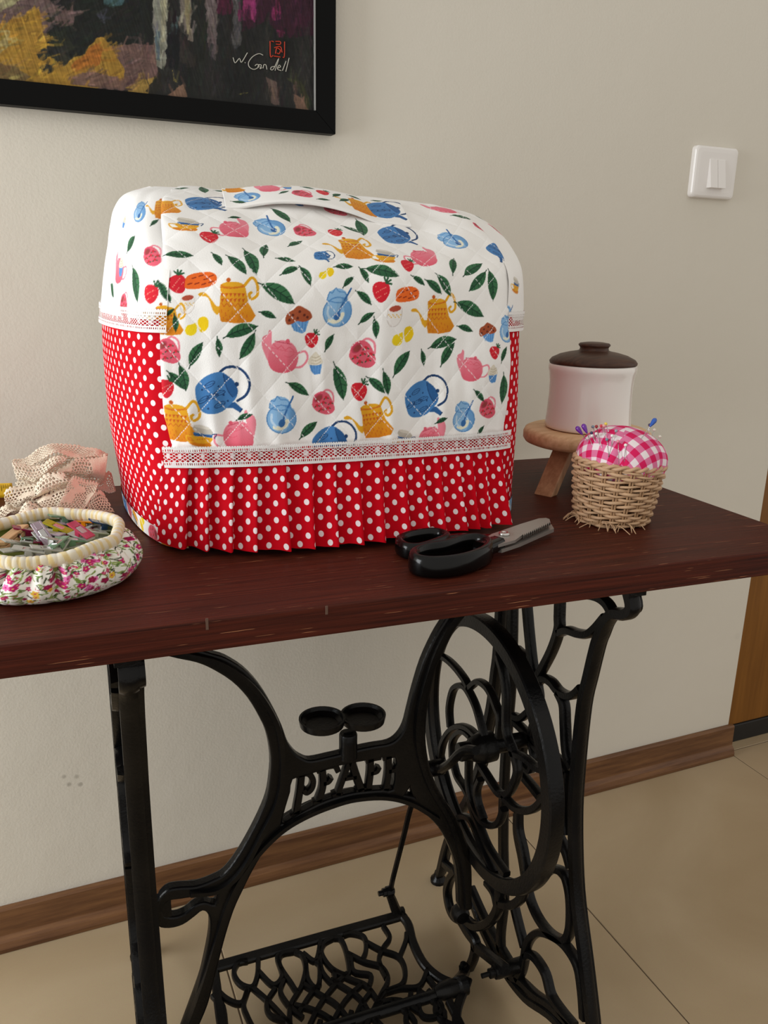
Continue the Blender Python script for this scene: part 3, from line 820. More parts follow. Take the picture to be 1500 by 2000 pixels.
def ell(cx, cy, rx, ry, ang=0, n=28):
    t = np.linspace(0, 2 * np.pi, n, endpoint=False); c, s_ = math.cos(math.radians(ang)), math.sin(math.radians(ang))
    x = rx * np.cos(t); y = ry * np.sin(t)
    return np.stack([cx + x * c - y * s_, cy + x * s_ + y * c], 1)
UNIT = .3067 / 1840.0        # one unit of the enlarged tracing, in metres of cloth
class Pen:
    """draws a traced motif (units right/down about its centre) at a place on a canvas"""
    def __init__(s, cv, u, v, ang=0, sc=1.0, flip=False):
        s.cv, s.u, s.v, s.k, s.fl = cv, u, v, UNIT * sc, -1 if flip else 1
        s.c, s.s = math.cos(math.radians(ang)), math.sin(math.radians(ang))
    def t(s, P):
        P = np.asarray(P, float); x = P[:, 0] * s.fl * s.k; y = -P[:, 1] * s.k
        return np.stack([s.u + x * s.c - y * s.s, s.v + x * s.s + y * s.c], 1)
    def p(s, P, col, sm=0, **kw):
        P = np.asarray(P, float)
        if sm: P = smooth_path(P, sm, True)
        s.cv.poly(s.t(P), col, **kw)
    def e(s, cx, cy, rx, ry, col, ang=0, **kw): s.cv.poly(s.t(ell(cx, cy, rx, ry, ang)), col, **kw)
    def l(s, P, wd, col, sm=4, closed=False, **kw):
        P = np.asarray(P, float)
        if sm: P = smooth_path(P, sm, closed)
        s.cv.stroke(s.t(P), wd * s.k, col, closed=closed, **kw)
YEL, YEL2, ORA = (226, 166, 34), (214, 128, 22), (196, 92, 26)
BLU, BLU2, NAV = (66, 122, 180), (42, 92, 148), (28, 60, 104)
PNK, PNK2, PNK3 = (236, 136, 152), (222, 92, 112), (188, 62, 86)
LBL, LBL2, LBL3 = (138, 182, 222), (84, 138, 192), (52, 104, 164)
GRN, GRN2, GRN3 = (40, 88, 56), (66, 122, 80), (22, 54, 38)
RED, RED2 = (208, 32, 48), (160, 18, 36)
def m_ypot(g):
    g.p([(-70, 68), (-100, 40), (-130, -30), (-180, -40), (-183, -56), (-150, -60), (-112, -22), (-80, 18), (-56, 22)], YEL, 3)
    g.l([(78, -100), (118, -146), (150, -112), (156, -50), (122, -24), (106, -48), (118, -60)], 17, YEL)
    g.p([(-64, -92), (80, -96), (106, 0), (152, 70), (128, 106), (40, 116), (-50, 106), (-64, 50), (-58, -50)], YEL, 0, col2=YEL2)
    g.e(6, -98, 70, 16, YEL2); g.e(6, -104, 60, 14, YEL); g.e(-18, -128, 13, 13, ORA)
    for k in range(6):
        x = -48 + k * 24
        g.p([(x - 10, -52), (x + 10, -54), (x, -32)], ORA); g.p([(x - 8, -22), (x + 12, -24), (x + 2, -2)], ORA)
    g.l([(-50, 2), (-36, 22), (-20, 2), (-4, 22), (12, 2), (28, 22), (44, 2), (60, 22), (76, 2), (90, 20)], 4, ORA, 0)
    g.l([(-62, -88), (0, -80), (80, -92)], 4, ORA)
    for k in range(34):
        a = (k * 37) % 160 - 50; b = 40 + (k * 53) % 62
        g.e(a, b, 3, 3, ORA)
def m_kettle(g):
    g.l([(-10, -125), (30, -152), (95, -150), (145, -105), (160, -45), (135, 15), (85, 48)], 15, NAV)
    g.p([(30, 62), (70, 55), (112, 96), (96, 118), (56, 92), (22, 92)], BLU2, 0); g.l([(110, 98), (96, 116)], 8, NAV, 0)
    g.p([(-155, -40), (-105, -92), (-40, -122), (15, -118), (65, -62), (88, -10), (78, 30), (42, 70), (-10, 112), (-78, 126), (-128, 110), (-150, 60), (-160, 10)], BLU, 3)
    g.p([(10, -112), (58, -84), (86, -34), (88, 4), (60, 26), (34, -8), (14, -60)], BLU2, 3); g.l([(8, -112), (16, -60), (34, -8), (58, 26)], 5, NAV)
    g.e(86, -52, 13, 13, NAV)
    for (x, y, a) in ((-75, -50, 30), (-60, 20, 20), (-20, 70, 25), (-115, 40, 35), (-20, 0, 15)):
        g.l(ell(x, y, 36, 13, -a), 4, NAV, 0, True); g.l([(x - 30, y + 12), (x + 30, y - 12)], 3, NAV, 0)
    for x, y in ((-22, -40), (5, 12), (-90, 92), (28, 48), (-120, -20)): g.e(x, y, 6, 6, NAV)
def m_pinkpot(g):
    g.l([(92, 10), (150, -5), (165, 40), (130, 85), (85, 90)], 13, PNK)
    g.p([(-70, 60), (-100, 10), (-118, -50), (-110, -92), (-80, -108), (-74, -132), (-56, -118), (-58, -50), (-40, -20)], PNK, 3)
    g.p([(-75, 0), (-50, -55), (10, -72), (70, -52), (104, 0), (104, 60), (70, 110), (0, 122), (-55, 105), (-80, 60)], PNK, 3, col2=PNK2)
    g.e(40, -66, 13, 13, PNK2)
    g.l([(-48, -50), (-20, -25), (0, -40), (25, -15), (50, -30), (80, -10)], 5, PNK2); g.l([(-60, -30), (20, -10), (95, 0)], 3, PNK2)
    g.l([(20, 20), (50, 28), (80, 10)], 4, PNK2); g.l([(-40, -68), (10, -58), (62, -48)], 4, PNK3)
def m_sugar(g):
    g.p([(-72, -62), (-55, -110), (0, -128), (45, -110), (60, -65), (0, -50)], LBL, 2); g.l([(-72, -62), (-58, -105), (-40, -100), (-20, -130), (0, -110), (40, -104), (56, -66)], 6, LBL2)
    g.e(0, 10, 92, 88, LBL); g.l(ell(0, 10, 90, 86), 7, LBL2, 0, True)
    g.p([(20, -76), (78, -50), (92, 10), (70, 70), (20, 92), (50, 30)], LBL2, 3, alpha=.6)
    g.l([(-45, 58), (-15, 66), (20, 52), (34, 22)], 26, (232, 230, 208)); g.l([(-60, -20), (-62, 20), (-40, 52)], 14, (190, 214, 234))
    g.l([(0, 40), (30, -40), (78, -128)], 11, LBL3); g.e(0, 34, 20, 26, LBL3, 25)
    g.l([(-70, -58), (0, -44), (60, -62)], 6, LBL2)
def m_mug(g):
    g.l([(-8, -72), (28, -92), (72, -66), (78, -5), (62, 20)], 14, PNK)
    g.p([(-85, -5), (-65, -58), (-8, -82), (46, -56), (86, 35), (70, 75), (25, 90), (-50, 65), (-86, 25)], PNK2, 3)
    g.e(-38, -34, 40, 26, PNK3, -40); g.e(-36, -32, 30, 18, (150, 60, 60), -40)
    for x, y in ((0, 0), (35, 40), (-20, 50), (20, -35), (55, 5), (-50, 20)):
        g.e(x, y, 12, 11, (206, 40, 58)); g.e(x + 16, y + 4, 8, 4, GRN, 30); g.e(x - 14, y + 10, 8, 4, GRN, -40)
def m_straw(g):
    g.p([(-58, -20), (-40, -55), (0, -60), (40, -50), (56, -10), (35, 40), (0, 62), (-38, 35)], RED, 3)
    for k in range(12):
        g.e(-36 + (k * 29) % 76, -34 + (k * 23) % 74, 3, 4, (240, 150, 130))
    for a in (-70, -30, 10, 50): 
        x, y = 30, -52
        g.l([(x, y), (x + 34 * math.cos(math.radians(a - 40)), y + 34 * math.sin(math.radians(a - 40)))], 12, GRN, 0)
def m_bun(g):
    g.p([(-90, 20), (-80, -25), (-20, -50), (50, -52), (90, -25), (85, 20), (30, 42), (-50, 52), (-85, 45)], (232, 104, 34), 3)
    for x, y in ((-40, -15), (0, -30), (30, -8), (60, -26), (-20, 18), (20, 22), (60, 10), (-60, 20)): g.l([(x - 11, y + 3), (x + 11, y - 4)], 8, (150, 52, 20), 0)
def m_muffin(g):
    g.p([(-55, -5), (62, -8), (42, 70), (20, 78), (-20, 66), (-45, 40)], (104, 158, 212), 0)
    for k in range(5): g.l([(-45 + k * 22, 5), (-28 + k * 16, 62)], 4, (66, 120, 184), 0)
    g.p([(-85, 0), (-75, -40), (-40, -60), (-10, -85), (30, -70), (65, -50), (80, -20), (60, 0), (20, 10), (-10, 4), (-40, 20), (-70, 28)], (160, 78, 46), 3)
    for x, y in ((-40, -30), (0, -50), (30, -30), (-10, -12), (50, -18), (-60, 0)): g.e(x, y, 8, 8, (92, 36, 24))
def m_cupcake(g):
    g.p([(-45, 0), (48, -4), (34, 70), (-8, 78), (-32, 50)], (92, 146, 204), 0)
    for k in range(4): g.l([(-32 + k * 22, 5), (-20 + k * 15, 66)], 4, (66, 118, 180), 0)
    g.p([(-52, 0), (-44, -40), (-16, -72), (4, -88), (20, -70), (44, -42), (52, -4), (0, 10)], (222, 214, 196), 3)
    for y in (-60, -38, -16): g.l([(-30 + y * -.1, y + 10), (6, y + 16), (38, y)], 4, (178, 164, 140))
def m_teacup(g):
    g.p([(-42, -30), (52, -36), (50, 30), (20, 70), (-20, 70), (-44, 30)], (238, 234, 230), 2); g.l([(-42, -30), (-44, 30), (-20, 70), (20, 70), (50, 30), (52, -36)], 4, (206, 198, 192), 3)
    g.e(4, -36, 48, 24, (240, 236, 232), -10); g.e(4, -34, 40, 18, (176, 78, 58), -10)
    for k in range(10): g.e(-36 + k * 9, 2 + (k % 3) * 8, 4, 4, (228, 180, 60))
def m_lemon(g):
    g.p([(-75, 20), (-60, -15), (-25, -25), (0, -35), (4, 20), (-20, 50), (-60, 48)], (240, 212, 28), 3)
    g.p([(10, -50), (40, -75), (72, -65), (84, -20), (60, 20), (25, 25)], (236, 200, 20), 3)
def m_stack(g):
    g.l([(-60, 10), (-105, 5), (-90, 45), (-50, 50)], 9, YEL); g.l([(70, 0), (105, -4), (90, 25)], 7, NAV)
    g.p([(-90, 55), (-40, 50), (60, 60), (50, 92), (-30, 85)], YEL2, 2); g.p([(-65, 0), (70, 10), (58, 60), (-20, 66), (-50, 45)], YEL, 2)
    g.p([(-55, -20), (80, 0), (72, 24), (-45, 8)], LBL3, 0); g.l([(-50, -2), (76, 16)], 5, NAV, 0)
    g.p([(-45, -68), (66, -40), (72, 2), (-40, -16)], (190, 184, 172), 2); g.e(10, -54, 56, 12, (214, 208, 196), 14)
    for k in range(6): g.e(-30 + k * 16, 34, 4, 4, ORA)
MOT = dict(y=m_ypot, k=m_kettle, p=m_pinkpot, s=m_sugar, m=m_mug, r=m_straw, b=m_bun, f=m_muffin, c=m_cupcake, t=m_teacup, l=m_lemon, q=m_stack)
def leaf(cv, a, b, fat=.17):
    """leaf from stem a to tip b, both in cloth metres"""
    a = np.asarray(a, float); b = np.asarray(b, float); d = b - a; L = math.hypot(*d)
    if L < 1e-4 or L > .046: return
    d /= L; n = np.array([-d[1], d[0]])
    t = np.linspace(0, 1, 13)
    w = fat * L * np.sin(np.pi * np.clip((t - .08) / .92, 0, 1)) ** .8
    bend = .05 * L * np.sin(np.pi * t)
    mid = a + np.outer(t * L, d) + np.outer(bend, n)
    up, dn = mid + n * w[:, None], mid - n * w[:, None]
    cv.poly(np.concatenate([up, dn[::-1]]), GRN)
    cv.poly(np.concatenate([up, mid[::-1]]), GRN2, alpha=.55)
    cv.stroke(mid, .0011, GRN3)
    if L > .012:
        for k in (4, 6, 8, 10):
            cv.stroke([mid[k - 1], mid[k] + n * w[k] * .8], .0007, GRN3); cv.stroke([mid[k - 1], mid[k] - n * w[k] * .8], .0007, GRN3)
def P1(L): return [((180 + .3067 * a, 330 + .3067 * b), (180 + .3067 * c, 330 + .3067 * d)) for a, b, c, d in L]
LEAVES = [((180 + .3067 * a, 330 + .3067 * b), (180 + .3067 * c, 330 + .3067 * d)) for a, b, c, d in (
    (450, 548, 648, 548), (752, 530, 828, 610), (850, 555, 975, 672), (955, 510, 1045, 680), (1085, 565, 1110, 478), (1160, 570, 1295, 588), (1250, 495, 1338, 460), (1130, 260, 1260, 348), (1385, 270, 1460, 410),
    (1190, 675, 1315, 625), (1320, 615, 1385, 740), (1055, 730, 1285, 858), (1058, 905, 1175, 945), (835, 1080, 1055, 1000), (1045, 1022, 945, 1205), (790, 1070, 808, 1198), (618, 1270, 708, 1105), (468, 945, 515, 885), (512, 920, 525, 1035), (870, 325, 948, 312),
    (365, 365, 425, 325), (218, 540, 275, 430), (245, 605, 292, 840), (425, 705, 465, 830), (470, 775, 495, 845), (110, 730, 140, 810), (440, 90, 490, 140), (340, 125, 445, 130), (510, 125, 620, 125), (695, 115, 722, 150), (770, 130, 870, 145))]
LEAVES += [((180 + .3067 * a, 700 + .3067 * b), (180 + .3067 * c, 700 + .3067 * d)) for a, b, c, d in ((470, 85, 578, 195), (545, 25, 600, 205), (1235, 148, 1378, 235), (920, 400, 1015, 355), (1320, 518, 1432, 410))]
LEAVES += [((600 + .3067 * a, 330 + .3067 * b), (600 + .3067 * c, 330 + .3067 * d)) for a, b, c, d in (
    (15, 270, 88, 410), (215, 360, 335, 412), (305, 320, 360, 425), (370, 368, 460, 285), (165, 632, 295, 625), (350, 635, 578, 695), (222, 755, 290, 692), (310, 770, 400, 870), (650, 685, 735, 750), (740, 710, 855, 795), (810, 670, 912, 805), (920, 685, 935, 565),
    (995, 685, 1120, 597), (1150, 635, 1040, 770), (1155, 622, 1195, 830), (1060, 530, 1130, 425), (905, 318, 1040, 335), (932, 848, 1130, 945), (955, 995, 1050, 1030), (325, 990, 430, 910), (425, 935, 445, 1070), (115, 1170, 178, 1055), (780, 1150, 950, 1085),
    (855, 1265, 945, 1110), (735, 1140, 755, 1250), (545, 1330, 665, 1165), (1220, 1240, 1260, 1135), (325, 630, 385, 730))]
LEAVES += [((600 + .3067 * a, 700 + .3067 * b), (600 + .3067 * c, 700 + .3067 * d)) for a, b, c, d in ((180, 25, 232, 262), (385, 110, 490, 225), (480, 60, 515, 235), (815, 415, 878, 380), (1055, 195, 1115, 275), (1235, 85, 1225, 290), (1070, 495, 1115, 425))]
PLACES = [('y', 450, 590, 0, 1), ('y', 852, 618, 3, .95), ('y', 340, 826, -4, .95), ('y', 725, 822, 6, .95), ('y', 684, 487, 0, .95), ('y', 318, 408, 0, .8), ('y', 668, 398, 0, .9),
          ('k', 437, 766, 0, 1), ('k', 833, 779, 0, .95), ('k', 408, 398, 0, 1), ('k', 780, 459, 0, .95), ('k', 985, 492, -70, .8), ('k', 652, 868, 0, .9), ('k', 633, 502, -20, .40),
          ('p', 548, 690, 0, 1), ('p', 458, 446, 12, .95, True), ('p', 918, 714, 0, .82), ('p', 826, 500, 10, .95, True), ('p', 857, 412, 0, .9), ('p', 466, 846, 8, .95, True), ('p', 842, 852, 8, .9, True), ('p', 514, 393, 0, .9), ('p', 232, 520, 0, .9),
          ('s', 658, 607, 0, 1), ('s', 886, 474, 30, 1), ('s', 527, 444, 30, 1), ('s', 548, 815, 0, 1), ('s', 904, 818, 0, .9), ('s', 273, 414, 0, .95), ('s', 990, 645, 0, .8),
          ('m', 712, 692, 0, 1), ('m', 632, 788, 0, .85), ('m', 654, 412, 0, .9), ('m', 593, 452, 20, .8), ('m', 296, 498, 0, .85), ('m', 240, 592, 0, .75), ('m', 945, 440, 0, .85), ('m', 950, 796, 0, .8), ('m', 326, 684, 0, .85), ('m', 283, 362, 0, .7),
          ('r', 408, 468, 0, 1), ('r', 344, 553, 30, .95), ('r', 296, 576, 0, .9), ('r', 611, 666, 0, .75), ('r', 655, 456, 0, .85), ('r', 794, 523, 0, .8), ('r', 744, 574, 0, 1), ('r', 702, 766, 0, .95), ('r', 963, 690, 0, .7), ('r', 321, 760, 0, .9),
          ('b', 392, 545, 0, 1), ('b', 793, 578, 0, .9), ('f', 583, 626, 0, 1), ('f', 951, 650, 0, .8), ('c', 618, 712, 0, .85), ('c', 957, 730, 0, .75), ('c', 235, 522, 0, .85), ('c', 580, 402, 0, .85), ('c', 243, 435, -20, .7),
          ('t', 364, 592, 0, .85), ('t', 767, 613, 0, 1), ('l', 385, 640, 0, .85), ('l', 787, 658, 0, .95), ('l', 638, 536, 0, .6), ('q', 364, 441, 0, 1), ('q', 751, 501, 0, .9), ('q', 392, 850, 0, .85), ('q', 787, 856, 0, .8), ('y', 320, 625, 0, .7), ('q', 1008, 556, 0, .7)]
def print_on(P, U, V, pxlist=None, leaves=None, res=.0004, base=(243, 241, 238), maxd=9.0, seen=None):
    """canvas for a cloth grid P (n,m,3) with cloth coordinates U,V; each motif goes to the cloth point seen at its traced place"""
    st = 3
    pp = proj(P[::st, ::st]).reshape(-1, 2); uu = U[::st, ::st].ravel(); vv = V[::st, ::st].ravel()
    depth = ((P[::st, ::st] - CAM) @ RT[2]).ravel()
    cv = Canvas(U.min(), V.min(), U.max(), V.max(), res, base)
    def find(px, py, md):
        d = np.hypot(pp[:, 0] - px, pp[:, 1] - py) + (depth - depth.min()) * 6
        i = int(d.argmin())
        if np.hypot(pp[i, 0] - px, pp[i, 1] - py) > md: return None
        return uu[i], vv[i]
    for it in PLACES if pxlist is None else pxlist:
        q = find(it[1], it[2], maxd + 14)
        if q: MOT[it[0]](Pen(cv, q[0], q[1], it[3], it[4] * 1.0, len(it) > 5))
    for a, b in LEAVES if leaves is None else leaves:
        q = find(*a, maxd); r = find(*b, maxd)
        if q and r: leaf(cv, q, r)
    return cv
# ------------------------------------------------------------------ the quilted sewing-machine cover
M_print = printed('printed_quilt_cotton', weave=.3)
M_dots = dotted('red_dotted_cotton', (192, 0, 22), (240, 226, 228), .0192, .0160, .0029)
M_dots_side = dotted('red_dotted_cotton_side', (192, 0, 22), (240, 226, 228), .0192, .0160, .0029)
M_lacew = plain('white_crochet_lace', (242, 240, 238), .9, bump=.5, bscale=1500, spec=.15)
PLAN = np.array([(.082, .828), (.15, .812), (.25, .806), (.35, .808), (.44, .818), (.478, .838), (.506, .880), (.522, .95), (.524, 1.03), (.513, 1.083), (.47, 1.100), (.28, 1.103), (.09, 1.100), (.046, 1.083), (.036, 1.03), (.043, .935), (.060, .860)])
LEVZ = np.array([.752, .80, .86, .92, .97, 1.008, 1.030, 1.046, 1.062, 1.080, 1.096, 1.110, 1.118])
LEVF = np.array([.812, .812, .813, .817, .821, .827, .837, .855, .883, .914, .946, .985, 1.022])
LEVB = np.array([1.10, 1.10, 1.10, 1.10, 1.10, 1.10, 1.10, 1.099, 1.096, 1.090, 1.080, 1.062, 1.035])
LEVL = np.array([.010, .005, -.001, -.003, -.002, .002, .006, .009, .012, .016, .022, .034, .060])
LEVR = np.array([0, .001, .002, .003, .004, .007, .010, .013, .013, .008, -.004, -.032, -.085])
def cr1(A, t, closed=False):
    A = np.asarray(A, float); k = len(A); t = np.asarray(t, float)
    i = np.floor(t).astype(int); 
    if not closed: i = np.clip(i, 0, k - 2)
    f = t - i
    if A.ndim > 1: f = f[..., None]
    if closed: a, b, c, d = A[(i - 1) % k], A[i % k], A[(i + 1) % k], A[(i + 2) % k]
    else: a, b, c, d = A[np.maximum(i - 1, 0)], A[i], A[i + 1], A[np.minimum(i + 2, k - 1)]
    return .5 * (2 * b + (c - a) * f + (2 * a - 5 * b + 4 * c - d) * f ** 2 + (3 * b - a - 3 * c + d) * f ** 3)
def S(a, b):
    a, b = np.broadcast_arrays(np.asarray(a, float), np.asarray(b, float))
    p = cr1(PLAN, a, True)
    fx = (p[..., 0] - .038) / (.524 - .038); fy = (p[..., 1] - .806) / (1.103 - .806)
    x = p[..., 0] + cr1(LEVL, b) * (1 - fx) + cr1(LEVR, b) * fx
    yF, yB = cr1(LEVF, b), cr1(LEVB, b)
    y = yF + fy * (yB - yF)
    z = cr1(LEVZ, b)
    up = np.clip((z - .95) / .17, 0, 1) ** 1.5
    z = z + .001 * fx * up + .004 * (1 - fx) * up
    return np.stack([x, y, z], -1)
_bz = np.linspace(0, len(LEVZ) - 1, 2401); _zz = cr1(LEVZ, _bz)
def b_of_z(z): return np.interp(z, _zz, _bz)
def patch(a0, a1, b0, b1, da, db, amid=None, lift=0.0):
    """grid over the surface with near-even spacing; returns points, normals, cloth coordinates"""
    aa = np.linspace(a0, a1, 400); bm = (b0 + b1) / 2 if b1 - b0 < 4 else b_of_z(.95)
    pa = S(aa, bm); sa = np.concatenate([[0], np.cumsum(np.linalg.norm(np.diff(pa, axis=0), axis=1))])
    bb = np.linspace(b0, b1, 400); am = (a0 + a1) / 2 if amid is None else amid
    pb = S(am, bb); sb = np.concatenate([[0], np.cumsum(np.linalg.norm(np.diff(pb, axis=0), axis=1))])
    n = max(int(sa[-1] / da), 2) + 1; m_ = max(int(sb[-1] / db), 2) + 1
    ua = np.linspace(0, sa[-1], n); vb = np.linspace(0, sb[-1], m_)
    A, B = np.meshgrid(np.interp(ua, sa, aa), np.interp(vb, sb, bb), indexing='ij')
    U, V = np.meshgrid(ua, vb, indexing='ij')
    P = S(A, B)
    e = 1e-3
    Nn = np.cross(S(A + e, B) - S(A - e, B), S(A, np.minimum(B + e, len(LEVZ) - 1)) - S(A, np.maximum(B - e, 0)))
    Nn /= np.linalg.norm(Nn, axis=-1)[..., None] + 1e-12
    return P + Nn * lift, Nn, U, V
def quilt(U, V, pitch=.050):
    """quilting relief: puffed diamonds between stitched diagonal lines"""
    p = (U + V * .92) / pitch; q = (U - V * .92) / pitch
    d1 = np.abs(p - np.round(p)); d2 = np.abs(q - np.round(q)); d = np.minimum(d1, d2) * pitch * .7
    return .00045 * (1 - np.exp(-(d / .0045) ** 2)) - .0002 * np.exp(-(d / .0006) ** 2), d
cover = thing('sewing_machine_cover', 'white teapot-print quilted sewing machine cover with red polka-dot sides and ruffle', 'cover', (0.28, 0.96, ZT))
NL = len(LEVZ) - 1
def cloth(name, P, Nn, U, V, mat, col=None, parent=cover, uv=True):
    n, m_ = P.shape[:2]
    return mk(name, P.reshape(-1, 3), gridfaces(n, m_), mat, parent, uv=np.stack([U.ravel(), V.ravel()], 1) if uv else None, col=col)
A_L, A_R, A_BR, A_BL = 0.10, 4.42, 9.4, 13.3
ZF, ZS = .857, .984
# front and top, one quilted length of print
P, Nn, U, V = patch(A_L - .10, A_R + .06, b_of_z(ZF), NL - .02, .00066, .00066, amid=2.2, lift=.0035)
h, d = quilt(U, V)
wr = (vnoise(U * 80, V * 12) - .5) * np.clip(1 - (V - .02) / .13, 0, 1) * .0060 + (vnoise(U * 30 + 9, V * 26) - .5) * .0048 + (vnoise(U * 11 + 3, V * 12) - .5) * .007
flap = np.exp(-np.minimum(U, U.max() - U) / .004)
cv = print_on(P, U, V, pxlist=[q for q in PLACES if q[1] > 312 and q[1] < 996])
col = cv.sample(U.ravel(), V.ravel())
dash = (d < .00042) & (((U + V * .3) / .0024) % 1 < .62)
col[dash.ravel()] = col[dash.ravel()] * .35 + lin((255, 255, 255)) * .65
fab = P + Nn * (h + wr - flap * .002)[..., None]
FP, FU, FV = P, U, V
cloth('front_panel', fab, Nn, U, V, M_print, col)
# stitched quilting thread
M_thread = plain('white_thread', (248, 247, 245), .8)
# sides: printed top, lace band, dotted skirt, printed binding
LACE_W = plain('lace_cotton_white', (240, 238, 236), .9, bump=.3, bscale=1200, spec=.15)
def lace_band(name, a0, a1, z0, z1, lift, amp=0.0):
    P, Nn, U, V = patch(a0, a1, b_of_z(z0), b_of_z(z1), .00045, .00045, lift=lift)
    W = V.max(); t = V / W
    if amp: P = P + Nn * ((vnoise(U * 60, V * 0 + 2) - .5) * amp)[..., None]
    n, m_ = P.shape[:2]
    u = (U[:-1, :-1] + U[1:, 1:]) / 2; v = (V[:-1, :-1] + V[1:, 1:]) / 2; tt = v / W
    p1 = u / .0050 + v / .0034; p2 = u / .0050 - v / .0034
    net = (np.abs(p1 - np.round(p1)) < .115) | (np.abs(p2 - np.round(p2)) < .115)
    mid = (tt > .27) & (tt < .73)
    eye = (np.abs((u / .0021) % 1 - .5) < .24) & ((np.abs(tt - .18) < .045) | (np.abs(tt - .82) < .045))
    edge = (tt > .955) & (((u / .0026) % 1) < .3)
    solid = np.where(mid, net, ~eye) & ~edge
    relief = np.where((t > .28) & (t < .72), 0, .0008) 
    P = P + Nn * relief[..., None]
    return mk(name, P.reshape(-1, 3), gridfaces(n, m_, mask=solid), LACE_W, cover)
for nm, a0, a1, fine in (('left', A_BL, 17.14, .0011), ('right', A_R - .06, A_BR, .0014)):
    P, Nn, U, V = patch(a0, a1, b_of_z(ZS), NL - .02, fine, .0009, lift=0.001)
    pl = [q for q in PLACES if (q[1] < 330 if nm == 'left' else q[1] > 985 or (q[1] > 900 and q[2] < 450))]
    cv = print_on(P, U, V, pxlist=pl, leaves=[q for q in LEAVES if (q[0][0] < 318 if nm == 'left' else q[0][0] > 990)])
    if nm == 'right':       # the print goes on round the side
        kinds = 'mkysprcqfb'
        for k in range(14):
            MOT[kinds[k % 10]](Pen(cv, .075 + (k % 5) * .045 + .02 * ((k // 5) % 2), .022 + (k // 5) * .05, k * 35, .85))
            leaf(cv, (.092 + (k % 5) * .045, .040 + (k // 5) * .05), (.104 + (k % 5) * .045, .054 + (k // 5) * .05))
    h = (vnoise(U * 28, V * 20) - .5) * .003
    cloth('side_panel', P + Nn * h[..., None], Nn, U, V, M_print, cv.sample(U.ravel(), V.ravel()))
    P, Nn, U, V = patch(a0, a1, b_of_z(.760), b_of_z(ZS + .006), .003, .003, lift=0.0)
    h = (vnoise(U * 22, V * 9 + 4) - .5) * .0035
    cloth('side_skirt', P + Nn * h[..., None], Nn, U, V, M_dots_side)
    lace_band('side_lace_trim', a0, a1, .972, .994, .0028)
    P, Nn, U, V = patch(a0, a1, b_of_z(.7525), b_of_z(.770), .0012, .0012, lift=.0022)
    cv = Canvas(0, 0, U.max(), V.max(), .0004, (243, 241, 238))
    kinds = 'yskpqlm'
    for k in range(8): MOT[kinds[k % 7]](Pen(cv, .012 + k * U.max() / 8, V.max() * (.3 + .4 * (k % 2)), k * 40, .85))
    cloth('hem_binding', P, Nn, U, V, M_print, cv.sample(U.ravel(), V.ravel()))
P, Nn, U, V = patch(A_BR, A_BL, b_of_z(.7525), NL - .02, .004, .004)
cloth('back_panel', P, Nn, U, V, M_print, np.tile(lin((243, 241, 238)), (U.size, 1)))
P, Nn, U, V = patch(A_L, A_R, b_of_z(.7525), b_of_z(.865), .004, .004, lift=-.004)
cloth('front_skirt_lining', P, Nn, U, V, M_print, np.tile(lin((232, 228, 226)), (U.size, 1)))
# ruffle of knife pleats under the lace
TOPX = [321, 376, 413, 462, 508, 559, 612, 656, 703, 749, 790, 825, 861, 896, 924, 953, 985]
BOT = [(304, 1058), (370, 1067), (413, 1071), (459, 1074), (505, 1074), (568, 1071), (612, 1067), (658, 1064), (706, 1059), (747, 1054), (796, 1047), (833, 1042), (867, 1040), (905, 1033), (928, 1029), (950, 1026), (991, 1020)]
ZB = .7575
bq = np.array([onax(px, py, 2, ZB) for px, py in BOT]); pf = np.polyfit(bq[:, 0], bq[:, 1], 4); bq[:, 1] = np.polyval(pf, bq[:, 0]) * .75 + bq[:, 1] * .25
zt_ = .8590
tq = np.array([onax(px, 882, 1, .812) for px in TOPX]); 
tp = S(np.linspace(A_L - .2, A_R + .2, 300), b_of_z(zt_))
tq[:, 1] = np.interp(tq[:, 0], tp[:, 0], tp[:, 1]) - .0010; tq[:, 2] = zt_
FR = [-.22, 0.0, .22, .45, .68, .86, .96, 1.0, 1.005, .97, .80]
OF = [-.0016, -.0012, .0000, .0014, .0030, .0044, .0050, .0046, .0034, .0012, -.0010]
rows = 26
K = len(TOPX) - 1
prev = None
T = np.linspace(0, 1, rows)
Vr, Ur = [], []
cu = 0.0
cols = []
for i in range(K):
    for fq, of in zip(FR if i else FR[1:], OF if i else OF[1:]):
        tt = tq[i] + (tq[i + 1] - tq[i]) * fq; bt = bq[i] + (bq[i + 1] - bq[i]) * fq
        nx, ny = (bq[i + 1] - bq[i])[:2]; L = math.hypot(nx, ny); out = np.array([ny, -nx, 0]) / L
        line = tt[None] * (1 - T[:, None]) + bt[None] * T[:, None]; line[:, 1] = tt[1] + (bt[1] - tt[1]) * T ** 1.5
        bulge = 0 * T
        amp = .26 + 1.95 * T ** .8
        line = line + out[None] * (of * amp + bulge)[:, None]
        line[:, 2] += (T ** 3) * (vnoise(np.array(i * 3.7 + fq * 2), np.array(1.5)) - .5) * .004
        cols.append(line)
R_ = np.array(cols)
du = np.linalg.norm(np.diff(R_[:, -1], axis=0), axis=1)
uu = np.concatenate([[0], np.cumsum(du)])
U = np.repeat(uu[:, None], rows, 1); V = np.repeat((T * .1)[None], len(uu), 0)
mk('ruffle', R_.reshape(-1, 3), gridfaces(*R_.shape[:2]), M_dots, cover, uv=np.stack([U.ravel(), V.ravel()], 1))
lace_band('front_lace_trim', A_L - .14, A_R + .10, .8405, .8620, .0085, .0015)
